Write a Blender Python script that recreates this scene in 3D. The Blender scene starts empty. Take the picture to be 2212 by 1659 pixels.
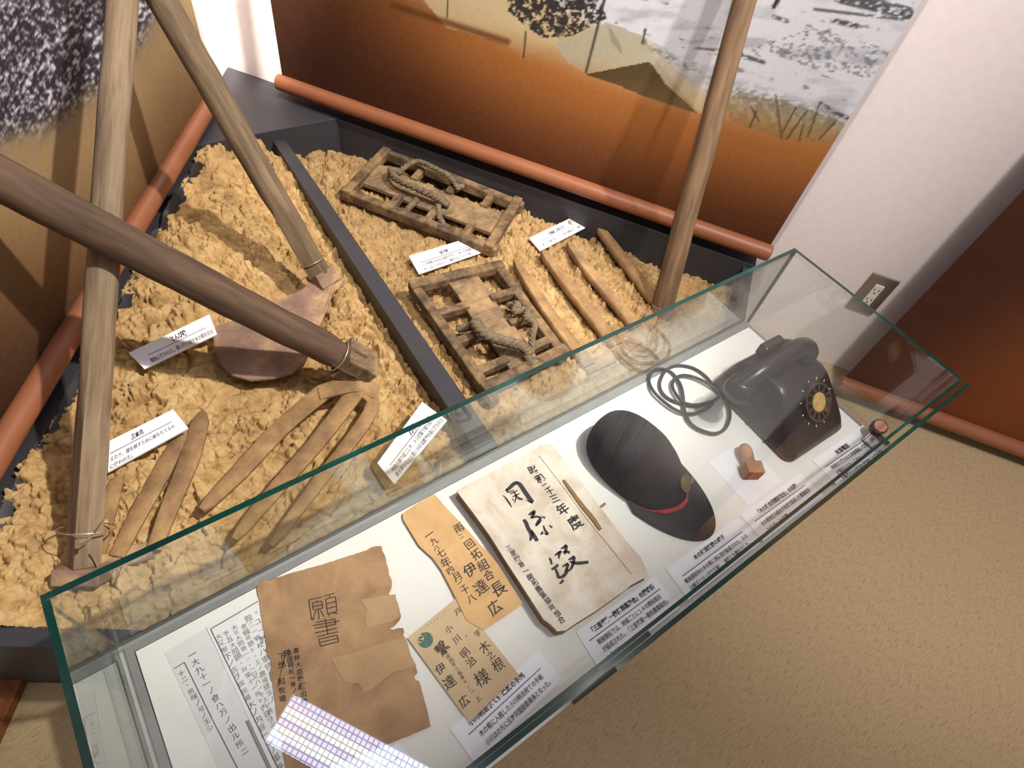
import bpy, math, random
import numpy as np
from mathutils import Vector, Matrix

random.seed(4)
rng = np.random.default_rng(7)
SC = bpy.context.scene
COL = SC.collection

# ------------------------------------------------------------------ camera
W, H = 2212, 1659
F_PX = 1280.1
CAM_H = 1.208                                   # metres above the carpet
RC = np.array([[0.81254167, -0.56446803, 0.14543687],
               [-0.3788401, -0.70100931, -0.60420702],
               [0.44300815, 0.43584606, -0.7834424]])     # world -> camera (x right, y down, z ahead)
cam = bpy.data.cameras.new('camera')
camo = bpy.data.objects.new('camera', cam)
COL.objects.link(camo)
cam.sensor_fit = 'HORIZONTAL'
cam.sensor_width = 36.0
cam.lens = 36.0 * F_PX / W
cam.clip_start = 0.02
m3 = np.stack([RC[0], -RC[1], -RC[2]], 1)
mw = Matrix.Identity(4)
for i in range(3):
    for j in range(3):
        mw[i][j] = m3[i, j]
mw[2][3] = CAM_H
camo.matrix_world = mw
SC.camera = camo

# ------------------------------------------------------------------ light, exposure
vs = SC.view_settings
SC.display_settings.display_device = 'sRGB'
vs.view_transform = 'Standard'
vs.look = 'None'
vs.gamma = 1.0
vs.use_curve_mapping = False
vs.exposure = 0.36
SC.cycles.max_bounces = 10
SC.cycles.diffuse_bounces = 3
SC.cycles.glossy_bounces = 4
SC.cycles.transparent_max_bounces = 24
SC.cycles.sample_clamp_indirect = 4.0
SC.cycles.caustics_reflective = False
SC.cycles.caustics_refractive = False
wd = bpy.data.worlds.new('room_fill')
SC.world = wd
wd.use_nodes = True
wd.node_tree.nodes['Background'].inputs[0].default_value = (1.0, 0.96, 0.94, 1)
wd.node_tree.nodes['Background'].inputs[1].default_value = 0.37


def spot(name, loc, target, power, size, radius, col=(1, .93, .85), blend=.6):
    l = bpy.data.lights.new(name, 'SPOT')
    l.energy = power
    l.spot_size = math.radians(size)
    l.spot_blend = blend
    l.shadow_soft_size = radius
    l.color = col
    o = bpy.data.objects.new(name, l)
    COL.objects.link(o)
    o.location = loc
    d = Vector(target) - Vector(loc)
    o.rotation_euler = d.to_track_quat('-Z', 'Y').to_euler()
    return o


spot('spotlight_soil', (1.14, -0.20, 2.42), (0.20, 1.14, 0.2), 222, 48, .035, (1, .95, .88))
spot('spotlight_case', (0.90, -0.12, 2.42), (0.95, 0.10, 0.3), 15, 95, .05, (1, .95, .90))
spot('spotlight_mural', (0.25, 0.35, 2.42), (1.0, 1.25, 0.75), 70, 62, .04)
spot('spotlight_corner', (0.05, 0.75, 2.42), (0.45, 1.86, 0.98), 620, 30, .04)
spot('wall_fill_spot', (0.75, -0.30, 2.42), (1.62, 0.18, 0.75), 84, 70, .05, (1, .94, .90))  # added fill to brighten the right wall and nearby carpet

# ------------------------------------------------------------------ helpers: maths


def ray(px, py):
    return RC.T @ np.array([px - W / 2, py - H / 2, F_PX])


def at(px, py, z):
    """point of the place seen at a photo pixel, on the level z"""
    d = ray(px, py)
    t = (z - CAM_H) / d[2]
    return np.array([d[0] * t, d[1] * t, z])


def atd(px, py, depth):
    d = ray(px, py) / F_PX
    return d * depth + np.array([0, 0, CAM_H])


def depth_of(p):
    return float((RC @ (np.asarray(p) - np.array([0, 0, CAM_H])))[2])


def atplane(px, py, n, c):
    d = ray(px, py)
    t = c / (d[0] * n[0] + d[1] * n[1])
    return np.array([d[0] * t, d[1] * t, CAM_H + d[2] * t])


def proj(P):
    q = (np.asarray(P) - np.array([0, 0, CAM_H])) @ RC.T
    return np.stack([W / 2 + F_PX * q[..., 0] / q[..., 2], H / 2 + F_PX * q[..., 1] / q[..., 2]], -1)


def crop(ox, oy, s):
    return lambda x, y: (ox + x * s, oy + y * s)


def nrm(v):
    v = np.asarray(v, float)
    return v / (np.linalg.norm(v) + 1e-12)


def lin(c):
    return tuple(((x / 255) / 12.92 if x <= 10 else (((x / 255) + .055) / 1.055) ** 2.4) for x in c)


def hash2(ix, iy, k=0):
    h = (ix.astype(np.int64) * 374761393 + iy.astype(np.int64) * 668265263 + k * 974634777) & 0xffffffff
    h = ((h ^ (h >> 13)) * 1274126177) & 0xffffffff
    h = (h ^ (h >> 16)) & 0xffffff
    return h / float(0xffffff)


def vnoise(x, y, k=0):
    ix, iy = np.floor(x), np.floor(y)
    fx, fy = x - ix, y - iy
    u, v = fx * fx * (3 - 2 * fx), fy * fy * (3 - 2 * fy)
    a, b = hash2(ix, iy, k), hash2(ix + 1, iy, k)
    c, d = hash2(ix, iy + 1, k), hash2(ix + 1, iy + 1, k)
    return (a * (1 - u) + b * u) * (1 - v) + (c * (1 - u) + d * u) * v


def fbm(x, y, octv=4, k=0):
    s, a, t = 0, .5, 0
    for i in range(octv):
        s = s + a * vnoise(x * 2 ** i, y * 2 ** i, k + i)
        t += a
        a *= .5
    return s / t


def worley(x, y, k=0):
    """F1, F2 and a random number of the nearest cell"""
    ix, iy = np.floor(x), np.floor(y)
    f1 = np.full(x.shape, 9.)
    f2 = np.full(x.shape, 9.)
    idn = np.zeros(x.shape)
    for dx in (-1, 0, 1):
        for dy in (-1, 0, 1):
            cx, cy = ix + dx, iy + dy
            px, py = cx + hash2(cx, cy, k), cy + hash2(cx, cy, k + 1)
            d = np.hypot(x - px, y - py)
            r = hash2(cx, cy, k + 2)
            near = d < f1
            f2 = np.where(near, f1, np.minimum(f2, d))
            idn = np.where(near, r, idn)
            f1 = np.where(near, d, f1)
    return f1, f2, idn


def sstep(a, b, x):
    t = np.clip((x - a) / (b - a), 0, 1)
    return t * t * (3 - 2 * t)


def catmull(P, n=6, closed=False):
    P = np.asarray(P, float)
    if len(P) < 3:
        return P
    if closed:
        Q = np.vstack([P[-1], P, P[0], P[1]])
    else:
        Q = np.vstack([2 * P[0] - P[1], P, 2 * P[-1] - P[-2]])
    out = []
    for i in range(1, len(Q) - 2):
        p0, p1, p2, p3 = Q[i - 1], Q[i], Q[i + 1], Q[i + 2]
        for t in np.linspace(0, 1, n, endpoint=False):
            out.append(.5 * ((2 * p1) + (-p0 + p2) * t + (2 * p0 - 5 * p1 + 4 * p2 - p3) * t * t
                             + (-p0 + 3 * p1 - 3 * p2 + p3) * t ** 3))
    if not closed:
        out.append(Q[-2])
    return np.array(out)

# ------------------------------------------------------------------ helpers: meshes


class M:
    def __init__(s):
        s.v, s.f, s.m, s.n = [], [], [], 0

    def add(s, v, f, mi=0):
        v = np.asarray(v, float).reshape(-1, 3)
        s.v.append(v)
        s.f += [tuple(int(i) + s.n for i in q) for q in f]
        s.m += [mi] * len(f)
        s.n += len(v)
        return s

    def quadbox(s, top, bottom, mi=0):
        """a solid between two quads (4 points each, same order)"""
        v = np.vstack([top, bottom])
        return s.add(v, [(0, 1, 2, 3), (7, 6, 5, 4), (0, 4, 5, 1), (1, 5, 6, 2), (2, 6, 7, 3), (3, 7, 4, 0)], mi)

    def slab(s, quad, th, mi=0):
        q = np.asarray(quad, float)
        n = nrm(np.cross(q[1] - q[0], q[3] - q[0]))
        if n[2] < 0:
            n = -n
        return s.quadbox(q, q - n * th, mi)

    def box(s, lo, hi, mi=0):
        (a, b, c), (d, e, f) = lo, hi
        return s.quadbox([(a, b, f), (d, b, f), (d, e, f), (a, e, f)], [(a, b, c), (d, b, c), (d, e, c), (a, e, c)], mi)

    def obox(s, c, ax, ay, az, hx, hy, hz, mi=0):
        c, ax, ay, az = map(np.asarray, (c, ax, ay, az))
        k = [(-1, -1), (1, -1), (1, 1), (-1, 1)]
        t = [c + ax * hx * i + ay * hy * j + az * hz for i, j in k]
        b = [c + ax * hx * i + ay * hy * j - az * hz for i, j in k]
        return s.quadbox(t, b, mi)

    def bar(s, p, q, w, h, mi=0, up=(0, 0, 1), w2=None, h2=None):
        """a squared bar from p to q"""
        p, q = np.asarray(p, float), np.asarray(q, float)
        d = nrm(q - p)
        x = nrm(np.cross(d, up))
        y = np.cross(x, d)
        w2, h2 = w2 or w, h2 or h
        a = [p + x * w / 2 * i + y * h / 2 * j for i, j in ((-1, 1), (1, 1), (1, -1), (-1, -1))]
        b = [q + x * w2 / 2 * i + y * h2 / 2 * j for i, j in ((-1, 1), (1, 1), (1, -1), (-1, -1))]
        return s.add(a + b, [(3, 2, 1, 0), (4, 5, 6, 7), (0, 1, 5, 4), (1, 2, 6, 5), (2, 3, 7, 6), (3, 0, 4, 7)], mi)

    def tube(s, P, R, n=16, mi=0, up=(0, 0, 1), closed=False, sq=None, jit=0):
        """a round tube along P; sq blends each ring towards a square section"""
        P = np.asarray(P, float)
        k = len(P)
        R = np.broadcast_to(np.asarray(R, float), (k,)) if np.ndim(R) < 2 else R
        T = np.gradient(P, axis=0)
        if closed:
            T = np.roll(P, -1, 0) - np.roll(P, 1, 0)
        T = np.array([nrm(t) for t in T])
        x = np.cross(T[0], up)
        if np.linalg.norm(x) < 1e-3:
            x = np.cross(T[0], (1, 0, 0))
        x = nrm(x)
        V = []
        an = np.arange(n) * 2 * math.pi / n
        for i in range(k):
            x = nrm(x - T[i] * (x @ T[i]))
            y = np.cross(T[i], x)
            c, si = np.cos(an), np.sin(an)
            if sq is not None and sq[i] > 0:
                e = 1 / np.maximum(np.abs(np.cos(an + math.pi / 4)), np.abs(np.sin(an + math.pi / 4))) * .80
                g = 1 + (e - 1) * sq[i]
                c, si = c * g, si * g
            r = R[i]
            if jit:
                r = r * (1 + jit * (rng.random() - .5))
            V.append(P[i] + r * (np.outer(c, x) + np.outer(si, y)))
        V = np.vstack(V)
        Fc = []
        for i in range(k if closed else k - 1):
            a, b = i * n, ((i + 1) % k) * n
            for j in range(n):
                j2 = (j + 1) % n
                Fc.append((a + j, a + j2, b + j2, b + j))
        if not closed:
            Fc.append(tuple(range(n - 1, -1, -1)))
            Fc.append(tuple(range((k - 1) * n, k * n)))
        return s.add(V, Fc, mi)

    def loft(s, rings, mi=0, cap=(True, True)):
        n = len(rings[0])
        V = np.vstack(rings)
        Fc = []
        for i in range(len(rings) - 1):
            for j in range(n):
                j2 = (j + 1) % n
                Fc.append((i * n + j, i * n + j2, (i + 1) * n + j2, (i + 1) * n + j))
        if cap[0]:
            Fc.append(tuple(range(n - 1, -1, -1)))
        if cap[1]:
            Fc.append(tuple(range((len(rings) - 1) * n, len(rings) * n)))
        return s.add(V, Fc, mi)

    def prism(s, pts, th, mi=0, down=(0, 0, -1)):
        """outline (3D points, roughly level) given a thickness downwards"""
        t = np.asarray(pts, float)
        b = t + np.asarray(down) * th
        n = len(t)
        area = np.sum(t[:, 0] * np.roll(t[:, 1], -1) - np.roll(t[:, 0], -1) * t[:, 1])
        if area < 0:
            t, b = t[::-1], b[::-1]
        Fc = [tuple(range(n)), tuple(range(2 * n - 1, n - 1, -1))]
        Fc += [(i, i + n, (i + 1) % n + n, (i + 1) % n) for i in range(n)]
        return s.add(np.vstack([t, b]), Fc, mi)

    def disc(s, c, ax, ay, r, th, n=28, mi=0, r2=None):
        c, ax, ay = map(lambda q: np.asarray(q, float), (c, ax, ay))
        az = nrm(np.cross(ax, ay))
        an = np.arange(n) * 2 * math.pi / n
        r2 = r if r2 is None else r2
        b = c + r * (np.outer(np.cos(an), ax) + np.outer(np.sin(an), ay))
        t = c + az * th + r2 * (np.outer(np.cos(an), ax) + np.outer(np.sin(an), ay))
        return s.loft([b, t], mi)

    def ribbon(s, P, Wd, normal, mi=0):
        """a flat inked stroke"""
        P = np.asarray(P, float)
        k = len(P)
        Wd = np.interp(np.linspace(0, 1, k), np.linspace(0, 1, len(Wd)), Wd)
        T = np.gradient(P, axis=0) if k > 1 else P
        V = []
        for i in range(k):
            x = nrm(np.cross(normal, T[i]))
            V += [P[i] + x * Wd[i] / 2, P[i] - x * Wd[i] / 2]
        return s.add(V, [(2 * i, 2 * i + 1, 2 * i + 3, 2 * i + 2) for i in range(k - 1)], mi)


def tag(o, label=None, cat=None, group=None, kind=None):
    for k, v in (('label', label), ('category', cat), ('group', group), ('kind', kind)):
        if v:
            o[k] = v
    return o


def thing(name, loc, label, cat, group=None):
    o = bpy.data.objects.new(name, None)
    o.empty_display_size = .05
    COL.objects.link(o)
    o.location = tuple(float(c) for c in loc)
    return tag(o, label, cat, group)


def world_loc(o):
    v = np.zeros(3)
    while o is not None:
        v += np.array(o.location)
        o = o.parent
    return v


def obj(name, m, mats, parent=None, smooth=False, label=None, angle=40, bevel=0, loc=None):
    me = bpy.data.meshes.new(name)
    o = bpy.data.objects.new(name, me)
    COL.objects.link(o)
    if parent is not None:
        o.parent = parent
    V = np.vstack(m.v)
    if loc is not None:
        o.location = tuple(float(c) for c in (np.asarray(loc) - (world_loc(parent) if parent is not None else 0)))
    V = V - world_loc(o)
    me.from_pydata(V.tolist(), [], m.f)
    if not isinstance(mats, (list, tuple)):
        mats = [mats]
    for mt in mats:
        me.materials.append(mt)
    if len(mats) > 1:
        me.polygons.foreach_set('material_index', m.m)
    me.validate()
    if smooth:
        me.polygons.foreach_set('use_smooth', [True] * len(me.polygons))
        me.set_sharp_from_angle(angle=math.radians(angle))
    me.update()
    if bevel:
        b = o.modifiers.new('bevel', 'BEVEL')
        b.width = bevel
        b.segments = 2
        b.limit_method = 'ANGLE'
    if label:
        o['label'] = label
    return o

# ------------------------------------------------------------------ helpers: materials


class NT:
    def __init__(s, name):
        s.mat = bpy.data.materials.new(name)
        s.mat.use_nodes = True
        s.t = s.mat.node_tree
        s.bsdf = s.t.nodes['Principled BSDF']
        s.out = s.t.nodes['Material Output']
        s.tc = s.new('ShaderNodeTexCoord')

    def new(s, t, **kw):
        n = s.t.nodes.new(t)
        for k, v in kw.items():
            setattr(n, k, v)
        return n

    def link(s, a, b):
        s.t.links.new(a, b)

    def mapping(s, scale=(1, 1, 1), rot=(0, 0, 0)):
        m = s.new('ShaderNodeMapping')
        m.inputs['Scale'].default_value = scale
        m.inputs['Rotation'].default_value = rot
        s.link(s.tc.outputs['Object'], m.inputs['Vector'])
        return m.outputs[0]

    def noise(s, scale, detail=4, vec=None, rough=.55, dist=0):
        n = s.new('ShaderNodeTexNoise')
        n.inputs['Scale'].default_value = scale
        n.inputs['Detail'].default_value = detail
        n.inputs['Roughness'].default_value = rough
        n.inputs['Distortion'].default_value = dist
        s.link(vec if vec is not None else s.tc.outputs['Object'], n.inputs['Vector'])
        return n.outputs['Fac']

    def ramp(s, fac, stops):
        r = s.new('ShaderNodeValToRGB')
        e = r.color_ramp.elements
        while len(e) < len(stops):
            e.new(.5)
        for i, (p, c) in enumerate(stops):
            e[i].position = p
            e[i].color = (*c, 1)
        s.link(fac, r.inputs[0])
        return r.outputs[0]

    def mix(s, fac, a, b, mode='MIX'):
        n = s.new('ShaderNodeMix', data_type='RGBA', blend_type=mode)
        if isinstance(fac, (int, float)):
            n.inputs[0].default_value = fac
        else:
            s.link(fac, n.inputs[0])
        for i, c in ((6, a), (7, b)):
            if isinstance(c, tuple):
                n.inputs[i].default_value = (*c[:3], 1)
            else:
                s.link(c, n.inputs[i])
        return n.outputs[2]

    def math(s, op, a, b=None):
        n = s.new('ShaderNodeMath', operation=op)
        for i, c in ((0, a), (1, b)):
            if c is None:
                continue
            if isinstance(c, (int, float)):
                n.inputs[i].default_value = c
            else:
                s.link(c, n.inputs[i])
        return n.outputs[0]

    def bump(s, h, strength=.3, dist=.002):
        b = s.new('ShaderNodeBump')
        b.inputs['Strength'].default_value = strength
        b.inputs['Distance'].default_value = dist
        s.link(h, b.inputs['Height'])
        s.link(b.outputs[0], s.bsdf.inputs['Normal'])

    def color(s, c):
        if isinstance(c, tuple):
            s.bsdf.inputs['Base Color'].default_value = (*c[:3], 1)
        else:
            s.link(c, s.bsdf.inputs['Base Color'])

    def set(s, rough=.6, metal=0, spec=.5):
        s.bsdf.inputs['Roughness'].default_value = rough
        s.bsdf.inputs['Metallic'].default_value = metal
        s.bsdf.inputs['Specular IOR Level'].default_value = spec
        return s.mat


def plain(name, c, rough=.6, metal=0, var=.12, scale=30, spec=.5, bump=0):
    n = NT(name)
    c = lin(c)
    f = n.noise(scale, 5)
    lo = tuple(x * (1 - var) for x in c)
    hi = tuple(min(1, x * (1 + var)) for x in c)
    n.color(n.ramp(f, [(.3, lo), (.7, hi)]))
    if bump:
        n.bump(f, bump)
    return n.set(rough, metal, spec)


def wood(name, dark, light, scale=(26, 26, 2.5), rot=(0, 0, 0), dust=None, rough=.75):
    n = NT(name)
    v = n.mapping(scale, rot)
    f = n.noise(3.0, 6, v, .6, .4)
    c = n.ramp(f, [(.28, lin(dark)), (.5, tuple((a + b) / 2 for a, b in zip(lin(dark), lin(light)))), (.72, lin(light))])
    g = n.noise(9, 4)
    c = n.mix(n.math('MULTIPLY', g, .35), c, lin(tuple(x * .55 for x in dark)), 'MIX')
    if dust:
        d = n.noise(14, 6, None, .7)
        c = n.mix(n.ramp(d, [(.45, (0, 0, 0)), (.68, (.8, .8, .8))]), c, lin(dust))
    n.color(c)
    n.bump(f, .35, .002)
    return n.set(rough, 0, .3)


def soilmat(name, dark, mid, light):
    n = NT(name)
    f = n.noise(38, 8, None, .65)
    g = n.noise(6, 4)
    c = n.ramp(f, [(.25, lin(dark)), (.48, lin(mid)), (.75, lin(light))])
    c = n.mix(n.ramp(g, [(.35, (0, 0, 0)), (.7, (.45, .45, .45))]), c, lin(dark))
    n.color(c)
    n.bump(n.noise(160, 6, None, .7), .5, .0025)
    return n.set(.95, 0, .1)


def papermat(name, base, stain, amount=.6, scale=9, rough=.8, crease=.3):
    n = NT(name)
    f = n.noise(scale, 7, None, .62, .6)
    c = n.ramp(f, [(.38, lin(base)), (.72, tuple(a * (1 - amount) + b * amount for a, b in zip(lin(base), lin(stain))))])
    sp = n.noise(scale * 9, 5, None, .6)
    c = n.mix(n.ramp(sp, [(.62, (0, 0, 0)), (.74, (.5, .5, .5))]), c, lin(stain))
    n.color(c)
    n.bump(n.noise(scale * 4, 5, None, .5, 1.2), crease, .0015)
    return n.set(rough, 0, .2)


def glassmat(name, tint=(.978, .990, .984), base=.045):
    n = NT(name)
    n.t.nodes.remove(n.bsdf)
    geo = n.new('ShaderNodeNewGeometry')
    dot = n.new('ShaderNodeVectorMath', operation='DOT_PRODUCT')
    n.link(geo.outputs['Normal'], dot.inputs[0])
    n.link(geo.outputs['Incoming'], dot.inputs[1])
    c = n.math('ABSOLUTE', dot.outputs['Value'])
    p = n.math('POWER', n.math('SUBTRACT', 1.0, c), 5.0)
    fr = n.math('ADD', n.math('MULTIPLY', p, 1 - base), base)
    tr = n.new('ShaderNodeBsdfTransparent')
    tr.inputs[0].default_value = (*tint, 1)
    gl = n.new('ShaderNodeBsdfGlossy')
    gl.inputs['Roughness'].default_value = 0.004
    gl.inputs[0].default_value = (.95, 1, .98, 1)
    mx = n.new('ShaderNodeMixShader')
    n.link(fr, mx.inputs[0])
    n.link(tr.outputs[0], mx.inputs[1])
    n.link(gl.outputs[0], mx.inputs[2])
    n.link(mx.outputs[0], n.out.inputs[0])
    return n.mat


MAT = {}
MAT['wall'] = plain('painted_wall', (240, 228, 224), .75, var=.03, scale=60, spec=.2, bump=.05)
MAT['ceiling'] = plain('ceiling_paint', (225, 222, 218), .8, var=.03, scale=40, spec=.2)
n = NT('carpet')
v = n.mapping((8, 62, 1), (0, 0, .25))
f = n.noise(7, 6, v, .6)
f2 = n.noise(330, 3)
c = n.ramp(f, [(.30, lin((130, 110, 82))), (.44, lin((178, 156, 122))), (.75, lin((198, 174, 136)))])
n.color(n.mix(n.math('MULTIPLY', f2, .45), c, lin((158, 130, 92))))
n.bump(f2, .5, .003)
MAT['carpet'] = n.set(.95, 0, .1)
MAT['board'] = plain('charcoal_board', (58, 56, 60), .5, var=.10, scale=14, spec=.35)
MAT['rod'] = plain('terracotta_rod', (146, 90, 60), .45, var=.06, scale=9, spec=.4)
MAT['soil_dry'] = soilmat('dry_soil', (138, 104, 64), (194, 160, 108), (220, 190, 138))
MAT['soil_grain'] = soilmat('grainy_soil', (128, 98, 64), (178, 146, 100), (206, 176, 126))
MAT['liner'] = plain('black_plastic', (34, 33, 33), .45, var=.3, scale=40, spec=.5, bump=.4)
MAT['handle_grey'] = wood('weathered_handle', (88, 72, 55), (146, 122, 94))
MAT['handle_pale'] = wood('pale_weathered_handle', (108, 88, 68), (170, 146, 116))
MAT['handle_dark'] = wood('dark_handle', (66, 50, 40), (116, 90, 70))
MAT['handle_tan'] = wood('tan_handle', (96, 74, 54), (150, 120, 90))
MAT['timber'] = wood('old_timber', (68, 53, 41), (124, 101, 78), (18, 18, 18), dust=(168, 136, 94))
MAT['timber2'] = wood('old_board_timber', (94, 75, 57), (150, 124, 96), (7, 40, 20), dust=(180, 148, 104))
n = NT('rusted_iron')
f = n.noise(11, 8, None, .68)
c = n.ramp(f, [(.3, lin((112, 88, 76))), (.5, lin((150, 120, 100))), (.64, lin((196, 164, 118)))])
n.color(c)
n.bump(f, .3, .002)
MAT['iron'] = n.set(.8, .1, .3)
n = NT('dusty_iron')
f = n.noise(20, 8, None, .66)
c = n.ramp(f, [(.25, lin((100, 78, 58))), (.5, lin((150, 118, 82))), (.72, lin((186, 150, 102)))])
n.color(c)
n.bump(f, .4, .002)
MAT['iron_dusty'] = n.set(.85, .05, .25)
MAT['rope'] = plain('straw_rope', (116, 102, 82), .9, var=.4, scale=70, spec=.1, bump=.6)
MAT['wire'] = plain('binding_wire', (205, 190, 160), .35, .8, scale=20)
MAT['card'] = plain('white_card', (244, 243, 247), .6, var=.015, scale=30, spec=.3)
MAT['ink'] = plain('black_ink', (34, 32, 36), .7, var=.05)
MAT['ink_soft'] = plain('grey_ink', (92, 86, 92), .7, var=.1)
MAT['ink_pencil'] = plain('pencil_ink', (120, 116, 120), .8, var=.15)
MAT['ink_blue'] = plain('blue_rule', (70, 76, 150), .6, var=.05)
MAT['ink_brown'] = plain('brown_black_ink', (52, 38, 34), .7, var=.1)
MAT['base'] = plain('case_floor_board', (236, 233, 226), .7, var=.03, scale=6, spec=.25)
MAT['plinth'] = plain('plinth_paint', (228, 224, 218), .6, var=.03)
MAT['strip'] = plain('grey_channel', (150, 148, 146), .4, .3, var=.06)
MAT['glass'] = glassmat('clear_glass')
n = NT('glass_edge_green')
f = n.noise(7, 4)
n.color(n.ramp(f, [(.3, lin((6, 34, 29))), (.60, lin((12, 58, 49))), (.85, lin((44, 108, 92)))]))
MAT['gedge'] = n.set(.12, 0, .7)
MAT['black'] = plain('bakelite_black', (36, 31, 32), .32, var=.06, scale=5, spec=.5)
MAT['blackdeep'] = plain('bakelite_recess', (20, 18, 19), .5, var=.1)
MAT['cord'] = plain('rubber_cord', (40, 36, 38), .5, var=.2)
MAT['felt'] = plain('black_felt', (46, 40, 39), .95, var=.18, scale=60, spec=.08, bump=.3)
MAT['brim'] = plain('dark_brim', (38, 36, 39), .6, var=.12, scale=20, spec=.25)
MAT['red'] = plain('red_braid', (150, 44, 50), .8, var=.3, scale=60)
MAT['brass'] = plain('tarnished_brass', (126, 110, 70), .45, .7, var=.4, scale=120, bump=.6)
MAT['chrome'] = plain('chrome', (214, 212, 210), .12, 1.0, var=.04)
MAT['copper'] = plain('copper_disc', (196, 130, 112), .25, .6, var=.05)
MAT['steel'] = plain('satin_steel_plate', (168, 160, 152), .35, .8, var=.06)
MAT['ivory'] = plain('ivory_plastic', (240, 234, 224), .4, var=.02)
MAT['ochre'] = plain('yellowed_paper_disc', (206, 166, 104), .6, var=.2, scale=80)
MAT['dialwheel'] = plain('worn_finger_wheel', (92, 78, 66), .45, .2, var=.3, scale=50)
MAT['sealwood'] = plain('seal_wood', (182, 136, 104), .6, var=.15, scale=40, spec=.3, bump=.1)
MAT['sealred'] = plain('vermilion_stained_face', (150, 66, 56), .7, var=.2, scale=60)
MAT['kraft'] = papermat('brown_kraft_paper', (182, 144, 106), (124, 90, 64), .85, 16)
MAT['kraft_patch'] = papermat('pale_kraft_patch', (188, 152, 114), (148, 114, 82), .6, 14)
MAT['envelope'] = papermat('orange_envelope_paper', (226, 182, 128), (182, 134, 88), .6, 18, crease=.2)
MAT['postcard'] = papermat('buff_postcard', (218, 190, 152), (180, 144, 108), .5, 9, crease=.12)
MAT['stamp'] = plain('teal_stamp_ink', (78, 118, 104), .8, var=.35, scale=180)
MAT['cover'] = papermat('ledger_cover_paper', (236, 225, 209), (158, 126, 94), .62, 14, crease=.2)
MAT['pages'] = papermat('ledger_page_edges', (150, 116, 82), (84, 58, 40), .8, 60, crease=.5)
MAT['thong'] = plain('tape_lace', (140, 108, 66), .8, var=.25, scale=80)
MAT['copy'] = plain('photocopy_paper', (231, 230, 230), .65, var=.02, spec=.3)
MAT['copy2'] = plain('photocopy_paper_grey', (222, 220, 219), .65, var=.02, spec=.3)
MAT['trimwood'] = wood('brown_trim', (112, 66, 32), (150, 92, 48))
MAT['lampwhite'] = plain('lamp_housing', (235, 235, 235), .4)

# ------------------------------------------------------------------ helpers: writing
_gcache = {}


def glyphs(text, bold=0.0, res=2):
    """outline of a line of text: 2D vertices (left baseline at 0,0; em = 1) and faces"""
    key = (text, bold, res)
    if key not in _gcache:
        cu = bpy.data.curves.new('tmp', 'FONT')
        cu.body = text
        cu.size = 1
        cu.resolution_u = res
        cu.offset = bold
        o = bpy.data.objects.new('tmp', cu)
        COL.objects.link(o)
        dg = bpy.context.evaluated_depsgraph_get()
        ev = o.evaluated_get(dg)
        me = ev.to_mesh()
        v = np.array([p.co[:2] for p in me.vertices]).reshape(-1, 2)
        f = [tuple(p.vertices) for p in me.polygons]
        ev.to_mesh_clear()
        bpy.data.objects.remove(o)
        bpy.data.curves.remove(cu)
        _gcache[key] = (v, f)
    return _gcache[key]


def put_text(m, text, fn, x0, y0, size, bold=0.0, mi=0, width=None, shear=0):
    """horizontal text; fn maps card coordinates to the place"""
    v, f = glyphs(text, bold)
    if not len(v):
        return
    s = size
    sx = s if width is None else width / max(1e-6, v[:, 0].max())
    m.add([fn(x0 + a * sx + shear * b * s, y0 + b * s) for a, b in v], f, mi)


def put_glyph(m, ch, c, right, up, size, bold=0.0, rot=0.0, mi=0, sx=1.0):
    v, f = glyphs(ch, bold)
    if not len(v):
        return
    w = v - (v.max(0) + v.min(0)) / 2
    ca, sa = math.cos(rot), math.sin(rot)
    x = (w[:, 0] * ca - w[:, 1] * sa) * size * sx
    y = (w[:, 0] * sa + w[:, 1] * ca) * size
    m.add(c + np.outer(x, right) + np.outer(y, up), f, mi)


def column(m, text, p0, p1, size, right, up, bold=.01, jit=.12, mi=0, sz_jit=.12, sx=1.0):
    """handwriting running down a column from p0 to p1, one glyph at a time"""
    k = len(text)
    size = min(size, .90 * np.linalg.norm(p1 - p0) / max(1, k - 1))
    for i, ch in enumerate(text):
        t = i / max(1, k - 1)
        c = p0 * (1 - t) + p1 * t + (right * (rng.random() - .5) + up * (rng.random() - .5)) * size * .12
        put_glyph(m, ch, c, right, up, size * (1 + sz_jit * (rng.random() - .5) * 2), bold, (rng.random() - .5) * 2 * jit, mi, sx)


def strokes(m, lst, toP, z_n, unit, mi=0):
    """lst of ([(x,y)...],[w...]) in a drawing's own coordinates"""
    for pts, w in lst:
        P = np.array([toP(*p) for p in pts])
        P = catmull(P, 5) if len(P) > 2 else np.array([P[0] * (1 - t) + P[1] * t for t in np.linspace(0, 1, 4)])
        m.ribbon(P, [x * unit for x in w], z_n, mi)


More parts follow.
